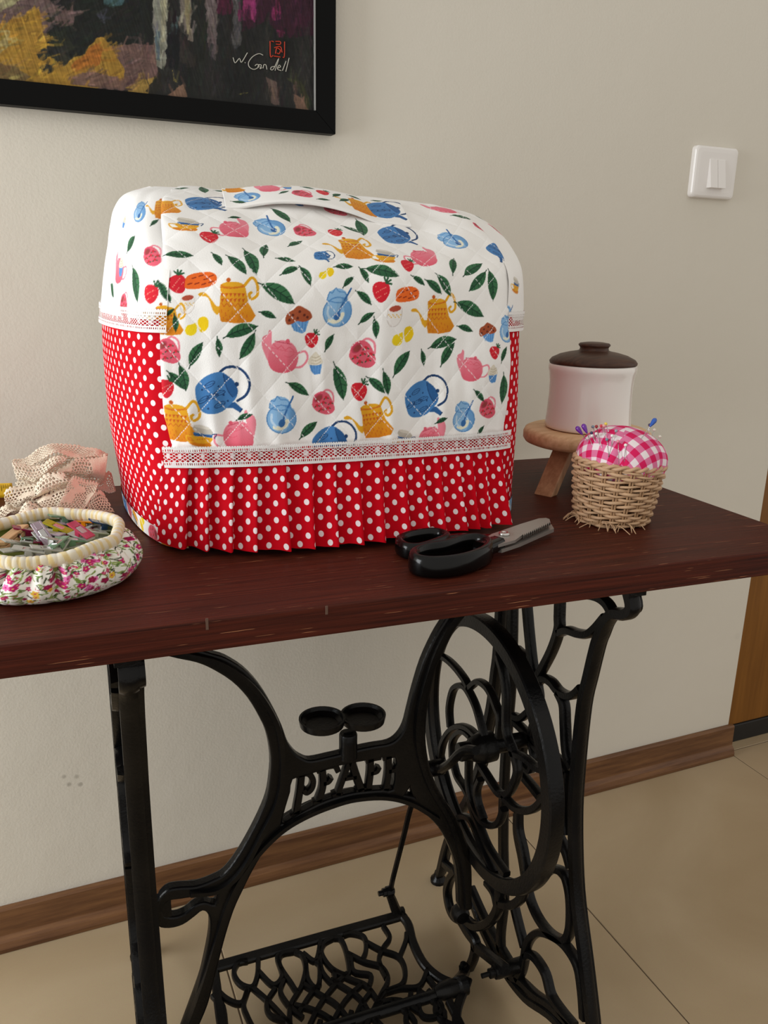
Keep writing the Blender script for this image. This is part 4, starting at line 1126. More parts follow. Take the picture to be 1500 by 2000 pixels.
# carrying strap sewn across the top
top_pts = S(np.linspace(-.3, 4.8, 160)[:, None], np.linspace(5.5, NL - .02, 160)[None]).reshape(-1, 3)
def topz(x, y):
    d = (top_pts[:, 0] - x) ** 2 + (top_pts[:, 1] - y) ** 2
    i = d.argsort()[:4]; w_ = 1 / (d[i] + 1e-7)
    return float((top_pts[i, 2] * w_).sum() / w_.sum())
n, m_ = 300, 70
Pt = np.zeros((n, m_, 3)); 
for i, t in enumerate(np.linspace(0, 1, 61)):
    pass
tk = np.linspace(0, 1, 31); qk = np.linspace(0, 1, 11)
G = np.zeros((31, 11, 3))
for i, t in enumerate(tk):
    for j, q in enumerate(qk):
        x = .166 + t * .208 + .004 * q; y = (.936 - .022 * t) + q * (.043 + .009 * t)
        arch = np.clip(np.sin(np.pi * np.clip((t - .06) / .74, 0, 1)), 0, 1) ** .8
        G[i, j] = (x, y, topz(x, y) + .0060 + .0050 * q + .0110 * arch * (.75 + .4 * (1 - q)))
from_i = np.linspace(0, 30, n); from_j = np.linspace(0, 10, m_)
def upsample(G, a, b):
    X = np.stack([cr1(G[:, j], a) for j in range(G.shape[1])], 1)
    return np.stack([cr1(X[i], b) for i in range(X.shape[0])], 0)
for k in range(2):      # soften the looked-up heights
    Z = G[..., 2].copy(); Z[1:-1] = (G[:-2, :, 2] + 2 * G[1:-1, :, 2] + G[2:, :, 2]) / 4; G[..., 2] = Z
Pt = upsample(G, from_i, from_j)
U = np.repeat(np.linspace(0, .208, n)[:, None], m_, 1); V = np.repeat(np.linspace(0, .055, m_)[None], n, 0)
sp = [('k', 770, 393, 0, .95), ('y', 700, 388, 0, .9), ('s', 512, 378, 40, .9), ('m', 590, 372, 0, .8), ('r', 655, 374, 0, .7), ('p', 522, 352, 0, .8), ('c', 570, 353, 0, .7)]
sl = [((606, 352), (628, 366)), ((668, 364), (702, 380)), ((690, 360), (710, 382)), ((714, 364), (728, 368))]
cv = Canvas(0, 0, .208, .055, .0004, (243, 241, 238))
for k_, u_, v_, a_, s_ in (('s', .026, .020, 40, .8), ('p', .050, .044, 0, .75), ('c', .072, .046, 0, .7), ('m', .086, .024, 0, .8), ('r', .112, .036, 0, .8), ('y', .150, .022, 0, .85), ('k', .188, .028, 0, .95), ('y', .010, .050, 0, .6)):
    MOT[k_](Pen(cv, u_, v_, a_, s_))
for a_, b_ in (((.006, .014), (.022, .006)), ((.060, .020), (.072, .030)), ((.088, .050), (.104, .046)), ((.122, .028), (.134, .044)), ((.128, .018), (.142, .032)), ((.142, .048), (.158, .044)), ((.172, .050), (.186, .052)), ((.100, .010), (.116, .014)))[:]:
    leaf(cv, a_, b_)
colr = cv.sample(U.ravel(), V.ravel())
hem = np.exp(-(np.minimum(V, .055 - V) / .0016) ** 2) * .0008
Pt[..., 2] -= hem
ob = mk('carrying_strap', Pt.reshape(-1, 3), gridfaces(n, m_), M_print, cover, col=colr)
sd = ob.modifiers.new('thick', 'SOLIDIFY'); sd.thickness = .003; sd.offset = -1
# ------------------------------------------------------------------ stool and jar
M_pine = wood('pale_wood', (206, 166, 122), (236, 202, 160), axis=0, scale=14, stretch=9, rough=.5, bump=.12)
M_leg_shaded = wood('pale_wood_leg_shaded', (160, 116, 84), (196, 152, 114), axis=2, scale=14, stretch=9, rough=.5, bump=.12)  # same wood as the seat, darkened to paint in the legs' shade
SC = np.array([.668, .960, 0])
stool = thing('wooden_stool', 'small round pale wooden stool carrying the ceramic jar', 'stool', (SC[0], SC[1], ZT))
r = .0885
v, f = lathe_geo([(.001, .8095), (r - .008, .8095), (r - .003, .8115), (r, .816), (r, .824), (r - .0025, .829), (r - .007, .8312), (.001, .8315)], (SC[0], SC[1], 0), 64)
mk('seat', v, f, M_pine, stool)
def plank(a, b, wdir, w0, thk):
    a, b = np.asarray(a, float), np.asarray(b, float); wdir = np.asarray(wdir, float); wdir /= np.linalg.norm(wdir)
    ax = (b - a) / np.linalg.norm(b - a); n_ = np.cross(ax, wdir); n_ /= np.linalg.norm(n_)
    wv = np.cross(n_, ax); wv = np.array([wv[0], wv[1], 0]); wv /= np.linalg.norm(wv); nh = np.array([n_[0], n_[1], 0]); nh /= np.linalg.norm(nh)
    V = [c + wv * s * w0 / 2 + nh * t * thk / 2 for c in (a, b) for s, t in ((-1, -1), (1, -1), (1, 1), (-1, 1))]
    return V, [(3, 2, 1, 0), (4, 5, 6, 7), (0, 1, 5, 4), (1, 2, 6, 5), (2, 3, 7, 6), (3, 0, 4, 7)]
for (tx_, ty_), (bx, by) in (((.626, .946), (.584, .922)), ((.706, .938), (.732, .918)), ((.688, 1.000), (.728, 1.045))):
    d = np.array([tx_ - bx, ty_ - by, 0])
    v, f = plank((tx_, ty_, .811), (bx, by, ZT), np.cross(d, [0, 0, 1.0]), .027, .0165)
    o = mk('leg', v, f, M_leg_shaded, stool, smooth=False); bevel(o, .0015, 2)
M_cer = plain('pale_pink_ceramic', (240, 235, 230), .16, coat=.5, spec=.5)
M_lid = wood('walnut_lid', (52, 32, 24), (84, 56, 42), axis=0, scale=20, stretch=8, rough=.42, bump=.08)
jar = thing('ceramic_jar', 'pale pink glazed ceramic jar with dark wooden lid on the stool', 'jar', (SC[0] - .002, SC[1] - .002, .8315))
jc = (SC[0] - .002, SC[1] - .002, 0)
prof = [(.001, .832), (.0545, .832), (.0580, .8335), (.0588, .837), (.0583, .842), (.0570, .860), (.0562, .880), (.0565, .898), (.0580, .909), (.0592, .913), (.0592, .9185), (.0580, .9205), (.0550, .9205), (.0545, .915), (.001, .914)]
v, f = lathe_geo(prof, jc, 64); mk('jar_body', v, f, M_cer, jar)
prof = [(.001, .9195), (.0540, .9195), (.0585, .9212), (.0590, .9235), (.0560, .9275), (.0460, .9325), (.0330, .9360), (.0230, .9378), (.0198, .9390), (.0190, .9420), (.0198, .9440), (.0212, .9452), (.0213, .9468), (.0195, .9484), (.0120, .9496), (.001, .9498)]
v, f = lathe_geo(prof, jc, 64); mk('lid', v, f, M_lid, jar)

# ------------------------------------------------------------------ pincushion in a woven basket
M_wick = plain('wicker', (196, 160, 124), .55, var=.22, vscale=60, bump=.2, bscale=400)
M_wick2 = plain('wicker_stake', (172, 136, 100), .6, var=.25, vscale=60)
M_ging = gingham('pink_gingham', (214, 30, 92), .0205)
BC = np.array([.600, .797])
pc = thing('pincushion', 'pink gingham pincushion ball set in a woven wicker basket', 'pincushion', (BC[0], BC[1], ZT))
def tilt(V):
    V = np.array(V, float); h = np.clip((V[:, 2] - ZT) / .07, 0, 1.3)
    V[:, 2] -= .06 * (V[:, 0] - BC[0]) * h; V[:, 0] += .004 * h
    return V
ROWS, NST = 17, 20
th = np.linspace(0, 2 * np.pi, 180, endpoint=False)
def brad(z): return .0420 + .0100 * np.clip((z - ZT) / .07, 0, 1) ** .8
rng = np.random.RandomState(3)
for k in range(ROWS):
    z = ZT + .0030 + k * .0041
    ph = rng.rand() * .3
    rr = brad(z) + .0023 * np.cos(NST / 2 * th + (k % 2) * np.pi)
    P = np.stack([BC[0] + rr * np.cos(th), BC[1] + rr * np.sin(th), z + .0008 * np.sin(3 * th + k) + .0005 * np.sin(9 * th + k * 2)], 1)
    v, f = tube_geo(P, .00190 + .0004 * np.sin(5 * th + k * 1.7), 7, closed=True)
    mk('weft_strand', tilt(v), f, M_wick, pc)
for k in range(NST):
    a = 2 * np.pi * k / NST
    parts = []
    for da in (-.032, .032):
        zz_ = np.linspace(ZT + .001, ZT + .072, 12); R0 = brad(zz_)
        P = np.stack([BC[0] + R0 * math.cos(a + da), BC[1] + R0 * math.sin(a + da), zz_], 1)
        parts.append(tube_geo(P, .0013, 6))
    v, f = join_geo(parts); mk('stake', tilt(v), f, M_wick2, pc)
for ph in (0, np.pi):
    rr = brad(ZT + .072) + .0018 * np.cos(13 * th + ph); zz_ = ZT + .0728 + .0018 * np.sin(13 * th + ph)
    v, f = tube_geo(np.stack([BC[0] + rr * np.cos(th), BC[1] + rr * np.sin(th), zz_], 1), .0022, 7, closed=True)
    mk('rim_braid', tilt(v), f, M_wick, pc)
v, f = lathe_geo([(.001, ZT + .0015), (.0415, ZT + .0015), (.0425, ZT + .004), (.001, ZT + .004)], (BC[0], BC[1], 0), 40); mk('basket_base', v, f, M_wick2, pc)
for k in range(26):     # frayed straw at the foot of the basket
    a = math.radians(150 + rng.rand() * 150); r0 = .043
    p0 = np.array([BC[0] + r0 * math.cos(a), BC[1] + r0 * math.sin(a), ZT + .003 + rng.rand() * .006])
    L = .008 + rng.rand() * .012 + (.016 if k % 9 == 0 else 0)
    d = a + rng.randn() * .9
    p2 = p0 + [L * math.cos(d), L * math.sin(d), 0]; p2[2] = ZT + .0008
    p1 = (p0 + p2) / 2 + [0, 0, .002 + rng.rand() * .004]
    v, f = tube_geo(smooth_path(np.array([p0, p1, p2]), 4), .00055, 5); mk('straw_end', v, f, M_wick, pc)
# cushion ball with tucks
cn, cm = 120, 60
ph = np.linspace(0, 2 * np.pi, cn, endpoint=False); el = np.linspace(-.55, np.pi / 2, cm)
PH, EL = np.meshgrid(ph, el, indexing='ij')
tuck = np.zeros_like(PH)
for a0, dp in ((-2.25, .0055), (-1.15, .004), (-.35, .003), (2.6, .003), (1.2, .003), (-2.85, .0035)):
    dd = np.angle(np.exp(1j * (PH - a0))); tuck += dp * np.exp(-(dd / .10) ** 2) * np.clip(1.05 - EL, 0, 1)
CR = np.array([.0535, .0535, .039]); CC = np.array([BC[0] + .002, BC[1], ZT + .0760])
rad = 1 - tuck / .06
V = np.stack([CC[0] + CR[0] * np.cos(EL) * np.cos(PH) * rad, CC[1] + CR[1] * np.cos(EL) * np.sin(PH) * rad, CC[2] + CR[2] * np.sin(EL)], -1)
arc = (np.pi / 2 - EL) * .050
rt = math.radians(24)
ux = arc * np.cos(PH - rt); vy = arc * np.sin(PH - rt)
fold = np.where((np.angle(np.exp(1j * (PH + 2.25))) < 0), .006, 0)
mk('cushion', tilt(V.reshape(-1, 3)), gridfaces(cn, cm, closed_n=True), M_ging, pc, uv=np.stack([(ux + fold).ravel() + .2, vy.ravel() + .2], 1))
# pins
M_steel = plain('pin_steel', (190, 188, 186), .25, metal=1.0)
def cushion_hit(px, py):
    r_ = ray(px, py); ts = np.linspace(.7, 1.25, 4000); Q = CAM + ts[:, None] * r_ / np.linalg.norm(r_)
    W = Q.copy(); W[:, 2] += .06 * (W[:, 0] - BC[0])
    inside = (((W - CC - [.004, 0, 0]) / CR) ** 2).sum(1) < 1
    i = int(np.argmax(inside)) if inside.any() else int((((W - CC) / CR) ** 2).sum(1).argmin())
    return Q[i]
PINC = {'purple': (104, 30, 150), 'grey blue': (120, 136, 152), 'dark red': (150, 12, 30), 'red': (214, 52, 70), 'blush pink': (238, 170, 168), 'yellow': (236, 212, 70), 'navy': (40, 34, 80), 'white': (238, 236, 230), 'silver': (150, 156, 166), 'pink': (226, 130, 150), 'blue': (28, 84, 176), 'pearl': (226, 220, 206)}
PINM = {k: plain('pin_head_' + k.replace(' ', '_'), c, .18, coat=.6) for k, c in PINC.items()}
PINS = [('purple', 555, 200, 638, 308, 1, 'purple teardrop-headed pin at the outermost edge of the gingham pincushion'), ('purple', 610, 180, 682, 338, 1, 'purple teardrop-headed pin between the other purple pin and the grey-blue pin'),
        ('grey blue', 690, 168, 722, 262, 0, 'grey-blue round-headed pin in the pincushion beside purple pins'), ('dark red', 725, 165, 772, 358, 0, 'dark red round-headed pin in the pincushion'), ('red', 772, 160, 806, 250, 0, 'bright red round-headed pin in the pincushion'),
        ('blush pink', 796, 158, 822, 278, 0, 'blush pink round-headed pin next to the yellow pin'), ('yellow', 816, 140, 844, 218, 0, 'yellow-headed pin stuck in the pincushion'), ('navy', 677, 228, 708, 300, 0, 'navy-headed pin low in the pincushion below purple pins'),
        ('white', 682, 256, 712, 310, 0, 'white ball-headed pin just below the navy-headed pin'), ('white', 724, 236, 748, 312, 0, 'white ball-headed pin just below the dark red pin'), ('silver', 917, 208, 870, 368, 0, 'dark silver-headed pin standing high in the pincushion'),
        ('white', 878, 256, 874, 335, 0, 'white ball-headed pin beside the dark silver-headed pin'), ('grey blue', 826, 292, 836, 368, 0, 'small grey-blue-headed pin low on the front of the pincushion'), ('pink', 936, 311, 941, 432, 0, 'rose pink round-headed pin at the cushion tuck'),
        ('white', 1009, 347, 1004, 415, 0, 'white ball-headed pin standing alone on the open front of the pincushion'), ('blue', 1280, 122, 1158, 292, 1, 'blue teardrop-headed pin slanting from the far side of the pincushion'), ('navy', 1245, 150, 1232, 238, 0, 'dark purple-headed pin beside the blue teardrop pin'),
        ('pearl', 1290, 198, 1268, 262, 0, 'pearl-headed pin close beside the blue teardrop pin'), ('pearl', 1345, 265, 1312, 318, 0, 'pearl-headed pin at the far shoulder of the pincushion, away from other pins')]
for cname, hx, hy, ex, ey, drop, lab in PINS:
    e = cushion_hit(1020 + ex * .2, 800 + ey * .2)
    dep = (e - CAM) @ RT[2]
    rr_ = ray(1020 + hx * .2, 800 + hy * .2)
    hd = CAM + rr_ * (dep + .003)
    if cname == 'pearl': hd = CAM + rr_ * (dep + .012)
    ax = (hd - e); Lp = np.linalg.norm(ax); ax /= Lp
    t = thing('sewing_pin', lab, 'pin', tuple(e), 'pins stuck in the pincushion')
    v, f = tube_geo(np.array([e - ax * .012, e, hd]), .00042, 6); mk('shaft', v, f, M_steel, t)
    if drop: prof = [(.0003, -.0075), (.0013, -.0055), (.0023, -.002), (.0030, .0015), (.0028, .0035), (.0016, .0050), (.0002, .0055)]
    else: prof = [(.0019 * math.sin(x) + .00005, -.0019 * math.cos(x)) for x in np.linspace(0, np.pi, 9)]
    v, f = lathe_geo(prof, (0, 0, 0), 14)
    q = Vector((0, 0, 1)).rotation_difference(Vector(ax)).to_matrix()
    v = np.asarray(v) @ np.array(q).T + hd
    mk('head', v, f, PINM[cname], t)

# ------------------------------------------------------------------ pinking shears
M_blk = plain('black_handle_plastic', (7, 7, 7), .2, coat=.12, spec=.25)
M_blade = plain('blade_steel', (176, 172, 166), .38, metal=.75, bump=.1, bscale=300)
sh = thing('pinking_shears', 'black-handled steel pinking shears lying in front of the dotted ruffle', 'scissors', (.40, .76, ZT))
def loop_geo(P, w_, h_, cz):
    P = np.asarray(P, float); n = len(P)
    T = np.roll(P, -1, 0) - np.roll(P, 1, 0); T[:, 2] = 0; T /= np.linalg.norm(T, axis=1)[:, None]
    Nn = np.stack([T[:, 1], -T[:, 0], 0 * T[:, 0]], 1)
    sec = [(-.75, -1), (.75, -1), (1, -.7), (1, .3), (.65, .85), (0, 1), (-.65, .85), (-1, .3), (-1, -.7)]
    V = np.concatenate([P[i] * [1, 1, 0] + [0, 0, cz] + np.array([Nn[i] * a * w_ + np.array([0, 0, b * h_]) for a, b in sec]) for i in range(n)])
    return V, [tuple(q) for q in gridfaces(n, len(sec), closed_n=True, closed_m=True)]
def tz(P, z): return np.array([onax(a, b, 2, z) for a, b in P])
L1 = smooth_path(tz([(809, 1090), (832, 1080), (868, 1074), (902, 1063), (930, 1060), (953, 1068), (950, 1081), (925, 1094), (885, 1104), (840, 1107), (813, 1101)], .762), 6, True)
L2 = smooth_path(tz([(780, 1062), (800, 1052), (838, 1046), (862, 1048), (872, 1056), (852, 1066), (818, 1076), (792, 1074)], .760), 6, True)
v1, f1 = loop_geo(L1, .0052, .0105, .7625); v2, f2 = loop_geo(L2, .0048, .0085, .7605)
neck1 = smooth_path(tz([(940, 1072), (958, 1066), (974, 1060)], .764), 6); neck2 = smooth_path(tz([(862, 1056), (900, 1052), (940, 1054), (966, 1056)], .760), 6)
mk('handle', v1, f1, M_blk, sh); mk('handle', v2, f2, M_blk, sh)
v, f = bar_geo(neck1, np.array([0, 0, 1.0]), np.linspace(.022, .016, len(neck1)), .013); mk('handle_neck', v, f, M_blk, sh)
v, f = bar_geo(neck2, np.array([0, 0, 1.0]), np.linspace(.010, .016, len(neck2)), .010); mk('handle_neck', v, f, M_blk, sh)
def blade(pts, z, t):
    P = tz([(740 + .24 * x, 980 + .24 * y) for x, y in pts], z); n = len(P)
    V = np.concatenate([P - [0, 0, t / 2], P + [0, 0, t / 2]])
    F = [tuple(range(n, 2 * n)), tuple(range(n))[::-1]] + [(i, (i + 1) % n, n + (i + 1) % n, n + i) for i in range(n)]
    return V, F
upe = [(862, 308), (920, 272), (1000, 245), (1150, 192), (1300, 146), (1360, 142), (1388, 152), (1394, 176)]
lo = []
NT = 15
for k in range(NT):
    t0 = k / NT; x = 1394 - t0 * 230; y = 190 + t0 * 108
    lo += [(x, y + 2), (x - 6, y - 15)]
upe += lo + [(1110, 322), (1040, 342), (965, 362), (930, 350)]
v, f = blade(upe, .7660, .0032); o = mk('blade', v, f, M_blade, sh, smooth=False)
v, f = blade([(945, 392), (1000, 402), (1150, 352), (1300, 285), (1424, 232), (1402, 196), (1250, 262), (1100, 318), (960, 366)], .7590, .0040); o = mk('blade', v, f, M_blade, sh, smooth=False)
pv = onax(740 + .24 * 1020, 980 + .24 * 268, 2, .7676)
v, f = lathe_geo([(.001, 0), (.0060, 0), (.0062, .0016), (.0054, .0028), (.0030, .0030), (.0026, .0020), (.001, .0020)], pv, 24); mk('pivot_screw', v, f, plain('polished_screw', (205, 203, 200), .15, metal=1.0), sh)

# ------------------------------------------------------------------ floral pouch with clips
PC = np.array([-.039, .790])
pouch = thing('floral_pouch', 'white floral gathered fabric pouch with yellow striped elastic rim holding clips', 'pouch', (PC[0], PC[1], ZT))
M_flor = printed('floral_cotton', weave=.2)
n, m_ = 620, 110
ph = np.linspace(0, 2 * np.pi, n, endpoint=False); s_ = np.linspace(0, 1, m_)
PH, SS = np.meshgrid(ph, s_, indexing='ij')
prof_r = cr1(np.array([.80, .97, 1.06, 1.07, 1.01, .92, .845]), SS * 6); prof_z = cr1(np.array([.0008, .0035, .011, .020, .029, .035, .0395]), SS * 6)
gather = (.0034 * np.sin(PH * 26 + 1.5 * np.sin(PH * 5)) + .0018 * np.sin(PH * 47 + 2)) * np.clip(SS * 1.25 - .18, 0, 1) ** 1.3
deep = np.zeros_like(PH)
for a0, dp in ((-2.05, .009), (-1.45, .011), (-1.75, .006), (-.75, .005), (-2.6, .006), (.2, .004), (2.4, .004), (1.3, .004), (-.35, .003)):
    dd = np.angle(np.exp(1j * (PH - a0 - .12 * (SS - .5)))); deep += dp * 1.5 * np.exp(-(dd / .042) ** 2) * np.clip((SS - .10) / .6, 0, 1)
AX, BY = .0800, .0800
RR = prof_r + (gather - deep) / .08
X = PC[0] + AX * RR * np.cos(PH); Y = PC[1] + BY * RR * np.sin(PH) * 1.0; Z = ZT + prof_z + .004 * np.sin(PH + .6) * SS
circ = .50
cv = Canvas(0, 0, circ, .075, .00035, (240, 236, 226))
rg = np.random.RandomState(11)
for k in range(1900):     # stems and small leaves
    u, v_ = rg.rand() * circ, rg.rand() * .075; a = rg.rand() * 6.28; L = .0025 + rg.rand() * .004
    c = [(120, 142, 62), (150, 168, 90), (64, 70, 48), (96, 124, 58)][rg.randint(4)]
    cv.stroke([(u, v_), (u + L * math.cos(a), v_ + L * math.sin(a))], .0008 + rg.rand() * .0008, c)
    if k % 2 == 0:
        cv.poly(ell(u + L * math.cos(a), v_ + L * math.sin(a), .0017, .0008, math.degrees(a) + 30), c)
for k in range(430):
    u, v_ = rg.rand() * circ, rg.rand() * .075; s0_ = .0013 + rg.rand() * .0014
    kind = rg.rand()
    c = (188, 28, 104) if kind < .5 else ((222, 110, 170) if kind < .72 else ((224, 178, 60) if kind < .84 else (150, 24, 70)))
    for j in range(5):
        a = j * 1.2566 + k
        cv.poly(ell(u + s0_ * .8 * math.cos(a), v_ + s0_ * .8 * math.sin(a), s0_ * .72, s0_ * .6, math.degrees(a)), c)
    cv.poly(ell(u, v_, s0_ * .35, s0_ * .35), (240, 200, 120) if kind < .5 else (176, 30, 90))
    if k % 3 == 0:
        for j in range(6): cv.poly(ell(u + .005 + rg.rand() * .004, v_ + rg.rand() * .006 - .003, .0005, .0005), (190, 40, 90))
col = cv.sample((PH / (2 * np.pi) * circ).ravel(), (SS * .075).ravel())
mk('pouch_body', np.stack([X, Y, Z], -1).reshape(-1, 3), gridfaces(n, m_, closed_n=True), M_flor, pouch, col=col)
v, f = lathe_geo([(.001, .0006), (.063, .0006), (.064, .0012), (.001, .0012)], (PC[0], PC[1], ZT), 48); mk('pouch_bottom', v, f, plain('pouch_base_cotton', (226, 222, 210), .9), pouch)
# gathered elastic rim
n2, m2 = 720, 18
ph = np.linspace(0, 2 * np.pi, n2, endpoint=False); ps = np.linspace(0, 2 * np.pi, m2, endpoint=False)
PH, PS = np.meshgrid(ph, ps, indexing='ij')
puck = np.abs(np.sin(PH * 34 + 1.2 * np.sin(PH * 7))) ** .35
tr_ = .0048 + .0007 * puck
R0 = .0665 + .0012 * np.sin(PH * 9); zr = ZT + .0410 + .004 * np.sin(PH + .6) + .0012 * np.sin(PH * 5)
X = PC[0] + (R0 + tr_ * np.cos(PS)) * np.cos(PH); Y = PC[1] + (R0 * .94 + tr_ * np.cos(PS)) * np.sin(PH) - .004; Z = zr + tr_ * 1.15 * np.sin(PS)
stripe = (np.sin(PH * 47 + 2.0 * np.sin(PH * 7) + .9 * PS) > .3)[..., None]
band2 = (np.sin(PS * 2 + 1) > .1)[..., None]
cc = np.where(stripe, np.where(band2, np.array((220, 196, 140.)), np.array((228, 210, 164.))), np.where(band2, np.array((224, 212, 186.)), np.array((226, 220, 206.))))
mk('elastic_rim', np.stack([X, Y, Z], -1).reshape(-1, 3), gridfaces(n2, m2, closed_n=True, closed_m=True), printed('gingham_elastic', weave=.1), pouch, col=lin(cc.reshape(-1, 3)))
v, f = lathe_geo([(.001, .016), (.055, .016), (.064, .022), (.066, .036), (.0645, .042)], (PC[0], PC[1], ZT), 72, cap_bottom=False, cap_top=False)
v[:, 2] += .004 * np.sin(np.arctan2(v[:, 1] - PC[1], v[:, 0] - PC[0]) + .6) * np.clip((v[:, 2] - ZT - .016) / .02, 0, 1)
mk('lining', v, f, plain('green_lining', (150, 164, 84), .85, var=.3, vscale=120), pouch)
# sewing clips: two plastic jaws, hinge pin and spring plate
def plastic(name, rgb): return plain('clip_plastic_' + name, rgb, .12, trans=.55, ior=1.47, spec=.5)
CLIPC = dict(orange=(238, 150, 12), magenta=(176, 8, 86), green=(150, 190, 160), purple=(206, 186, 200), yellow=(214, 206, 20), pink=(232, 82, 120), blue=(40, 78, 132), clear=(226, 226, 218))
CLIPM = {k: plastic(k, c) for k, c in CLIPC.items()}
def clip_geo():
    L, W, H = .0270, .0105, .0030
    def slab(x0, x1, y0, y1, z0a, z0b, t):
        V = [(x0, y0, z0a), (x1, y0, z0b), (x1, y1, z0b), (x0, y1, z0a), (x0, y0, z0a + t), (x1, y0, z0b + t), (x1, y1, z0b + t), (x0, y1, z0a + t)]
        return np.array(V, float), [(3, 2, 1, 0), (4, 5, 6, 7), (0, 1, 5, 4), (1, 2, 6, 5), (2, 3, 7, 6), (3, 0, 4, 7)]
    topj = join_geo([slab(-L / 2, L / 2, -W / 2, -W / 2 + .0022, .0105, .0045, .0016), slab(-L / 2, L / 2, W / 2 - .0022, W / 2, .0105, .0045, .0016),
                     slab(-L / 2, -L / 2 + .0085, -W / 2 + .0022, W / 2 - .0022, .0105, .0087, .0016), slab(L / 2 - .009, L / 2, -W / 2 + .0022, W / 2 - .0022, .0065, .0045, .0016),
                     slab(-.003, .003, -W / 2, -W / 2 + .0014, .003, .003, .0050), slab(-.003, .003, W / 2 - .0014, W / 2, .003, .003, .0050)])
    botj = join_geo([slab(-L / 2, L / 2, -W / 2, W / 2, .0, .0016, .0016), slab(-.0035, .0035, -W / 2 + .0015, -W / 2 + .0028, .001, .001, .0050), slab(-.0035, .0035, W / 2 - .0028, W / 2 - .0015, .001, .001, .0050)])
    spr = join_geo([slab(-.0035, .006, -.0028, .0028, .0095, .0072, .0006), slab(-.0041, -.0035, -.0028, .0028, .0005, .0005, .0096), slab(-.0035, .006, -.0028, .0028, -.0006, -.0006, .0006)])
    return topj, botj, spr
TJ, BJ, SJ = clip_geo()
me_cache = {}
CL = [('orange', 60, 1024, 25, 35, 0, 'transparent orange sewing clip beside the wooden clothespin'), ('magenta', 54, 1042, 10, 5, 2, 'magenta sewing clip next to the wooden clothespin'), ('green', 50, 1061, -85, -30, 5, 'clear green sewing clip below the magenta clip near the clothespin'),
      ('purple', 84, 1046, -60, 25, 6, 'pale purple clear sewing clip in the middle of the pouch'), ('yellow', 112, 1036, -25, 10, 5, 'transparent yellow sewing clip lying across the middle of the pouch'), ('green', 124, 1016, 20, 0, 6, 'pale green sewing clip against the back of the pouch'),
      ('orange', 154, 1016, 10, 10, 3, 'orange sewing clip leaning on the green lining at the back'), ('orange', 172, 1027, -50, -20, 4, 'orange sewing clip slanting next to the blue clip'), ('pink', 158, 1042, -50, 10, 7, 'pink transparent sewing clip in front of the orange clips'),
      ('blue', 199, 1030, 20, 10, 5, 'dark blue sewing clip at the right end of the pouch beside the rim'), ('clear', 104, 1062, 45, 10, 5, 'colourless sewing clip among magenta clips at the front'), ('green', 118, 1066, 60, -20, 4, 'pale green sewing clip standing at the front rim'),
      ('clear', 58, 1082, -8, 0, 4, 'colourless sewing clip lying along the front rim'), ('magenta', 80, 1066, 30, 0, -2, 'magenta sewing clip underneath the clear clips'), ('purple', 140, 1030, 15, -5, 0, 'pale purple sewing clip under the yellow clip'), ('magenta', 136, 1050, -20, 0, -2, 'magenta sewing clip under the pink clip'),
      ('clear', 30, 1068, 30, 10, 3, 'colourless sewing clip half under the wooden clothespin'), ('purple', 100, 1050, -30, -10, 3, 'pale purple sewing clip between the yellow clip and the front clips'), ('clear', 182, 1046, 20, 5, 2, 'colourless sewing clip in front of the blue clip'), ('green', 140, 1062, 10, 0, 1, 'pale green sewing clip under the pink clip at the front rim'),
      ('clear', 86, 1030, 10, 0, 1, 'colourless sewing clip behind the pale purple clip'), ('magenta', 176, 1040, 70, 0, -1, 'magenta sewing clip lying between the pink and blue clips'), ('clear', 90, 1080, 15, 5, 3, 'colourless sewing clip against the front rim beside magenta clip')]
for cname, px, py, rz, ry, dz, lab in CL:
    z = ZT + .0285 + dz * .001
    p = onax(px, py, 2, z + .004)
    t = thing('sewing_clip', lab, 'clip', (p[0], p[1], z), 'sewing clips in the floral pouch')
    t.rotation_euler = (math.radians(ry * .5), math.radians(ry), math.radians(rz))
    for nm, geo, mt in (('upper_jaw', TJ, CLIPM[cname]), ('lower_jaw', BJ, CLIPM['clear']), ('spring_plate', SJ, M_steel)):
        key = (nm, cname)
        if key in me_cache:
            o = bpy.data.objects.new(nm, me_cache[key]); COL.objects.link(o); o.parent = t
        else:
            o = mk(nm, geo[0], geo[1], mt, t, smooth=False, local=True); me_cache[key] = o.data
        bevel(o, .0004, 1)
M_peg = wood('peg_wood', (190, 148, 106), (214, 176, 134), axis=0, scale=40, stretch=8, rough=.6, bump=.1)
p = onax(27, 1050, 2, ZT + .034)
t = thing('clothespin', 'small tan wooden clothespin lying in the floral pouch', 'clothespin', (p[0], p[1], ZT + .0305))
t.rotation_euler = (math.radians(-8), math.radians(-12), math.radians(58))
for sgn in (0, 1):
    zb = .0004 + sgn * .0048
    V = [(-.019, -.0065, zb), (.019, -.0065, zb), (.019, .0065, zb), (-.019, .0065, zb), (-.019, -.0065, zb + .0042), (.019, -.0065, zb + .0042 - .0012 * sgn), (.019, .0065, zb + .0042 - .0012 * sgn), (-.019, .0065, zb + .0042)]
    o = mk('peg_half', V, [(3, 2, 1, 0), (4, 5, 6, 7), (0, 1, 5, 4), (1, 2, 6, 5), (2, 3, 7, 6), (3, 0, 4, 7)], M_peg, t, smooth=False, local=True); bevel(o, .0008, 2)
v, f = tube_geo(np.array([(.001, -.0075, .005), (.001, .0075, .005)]), .0022, 8); mk('peg_spring', v, f, M_steel, t, local=True)

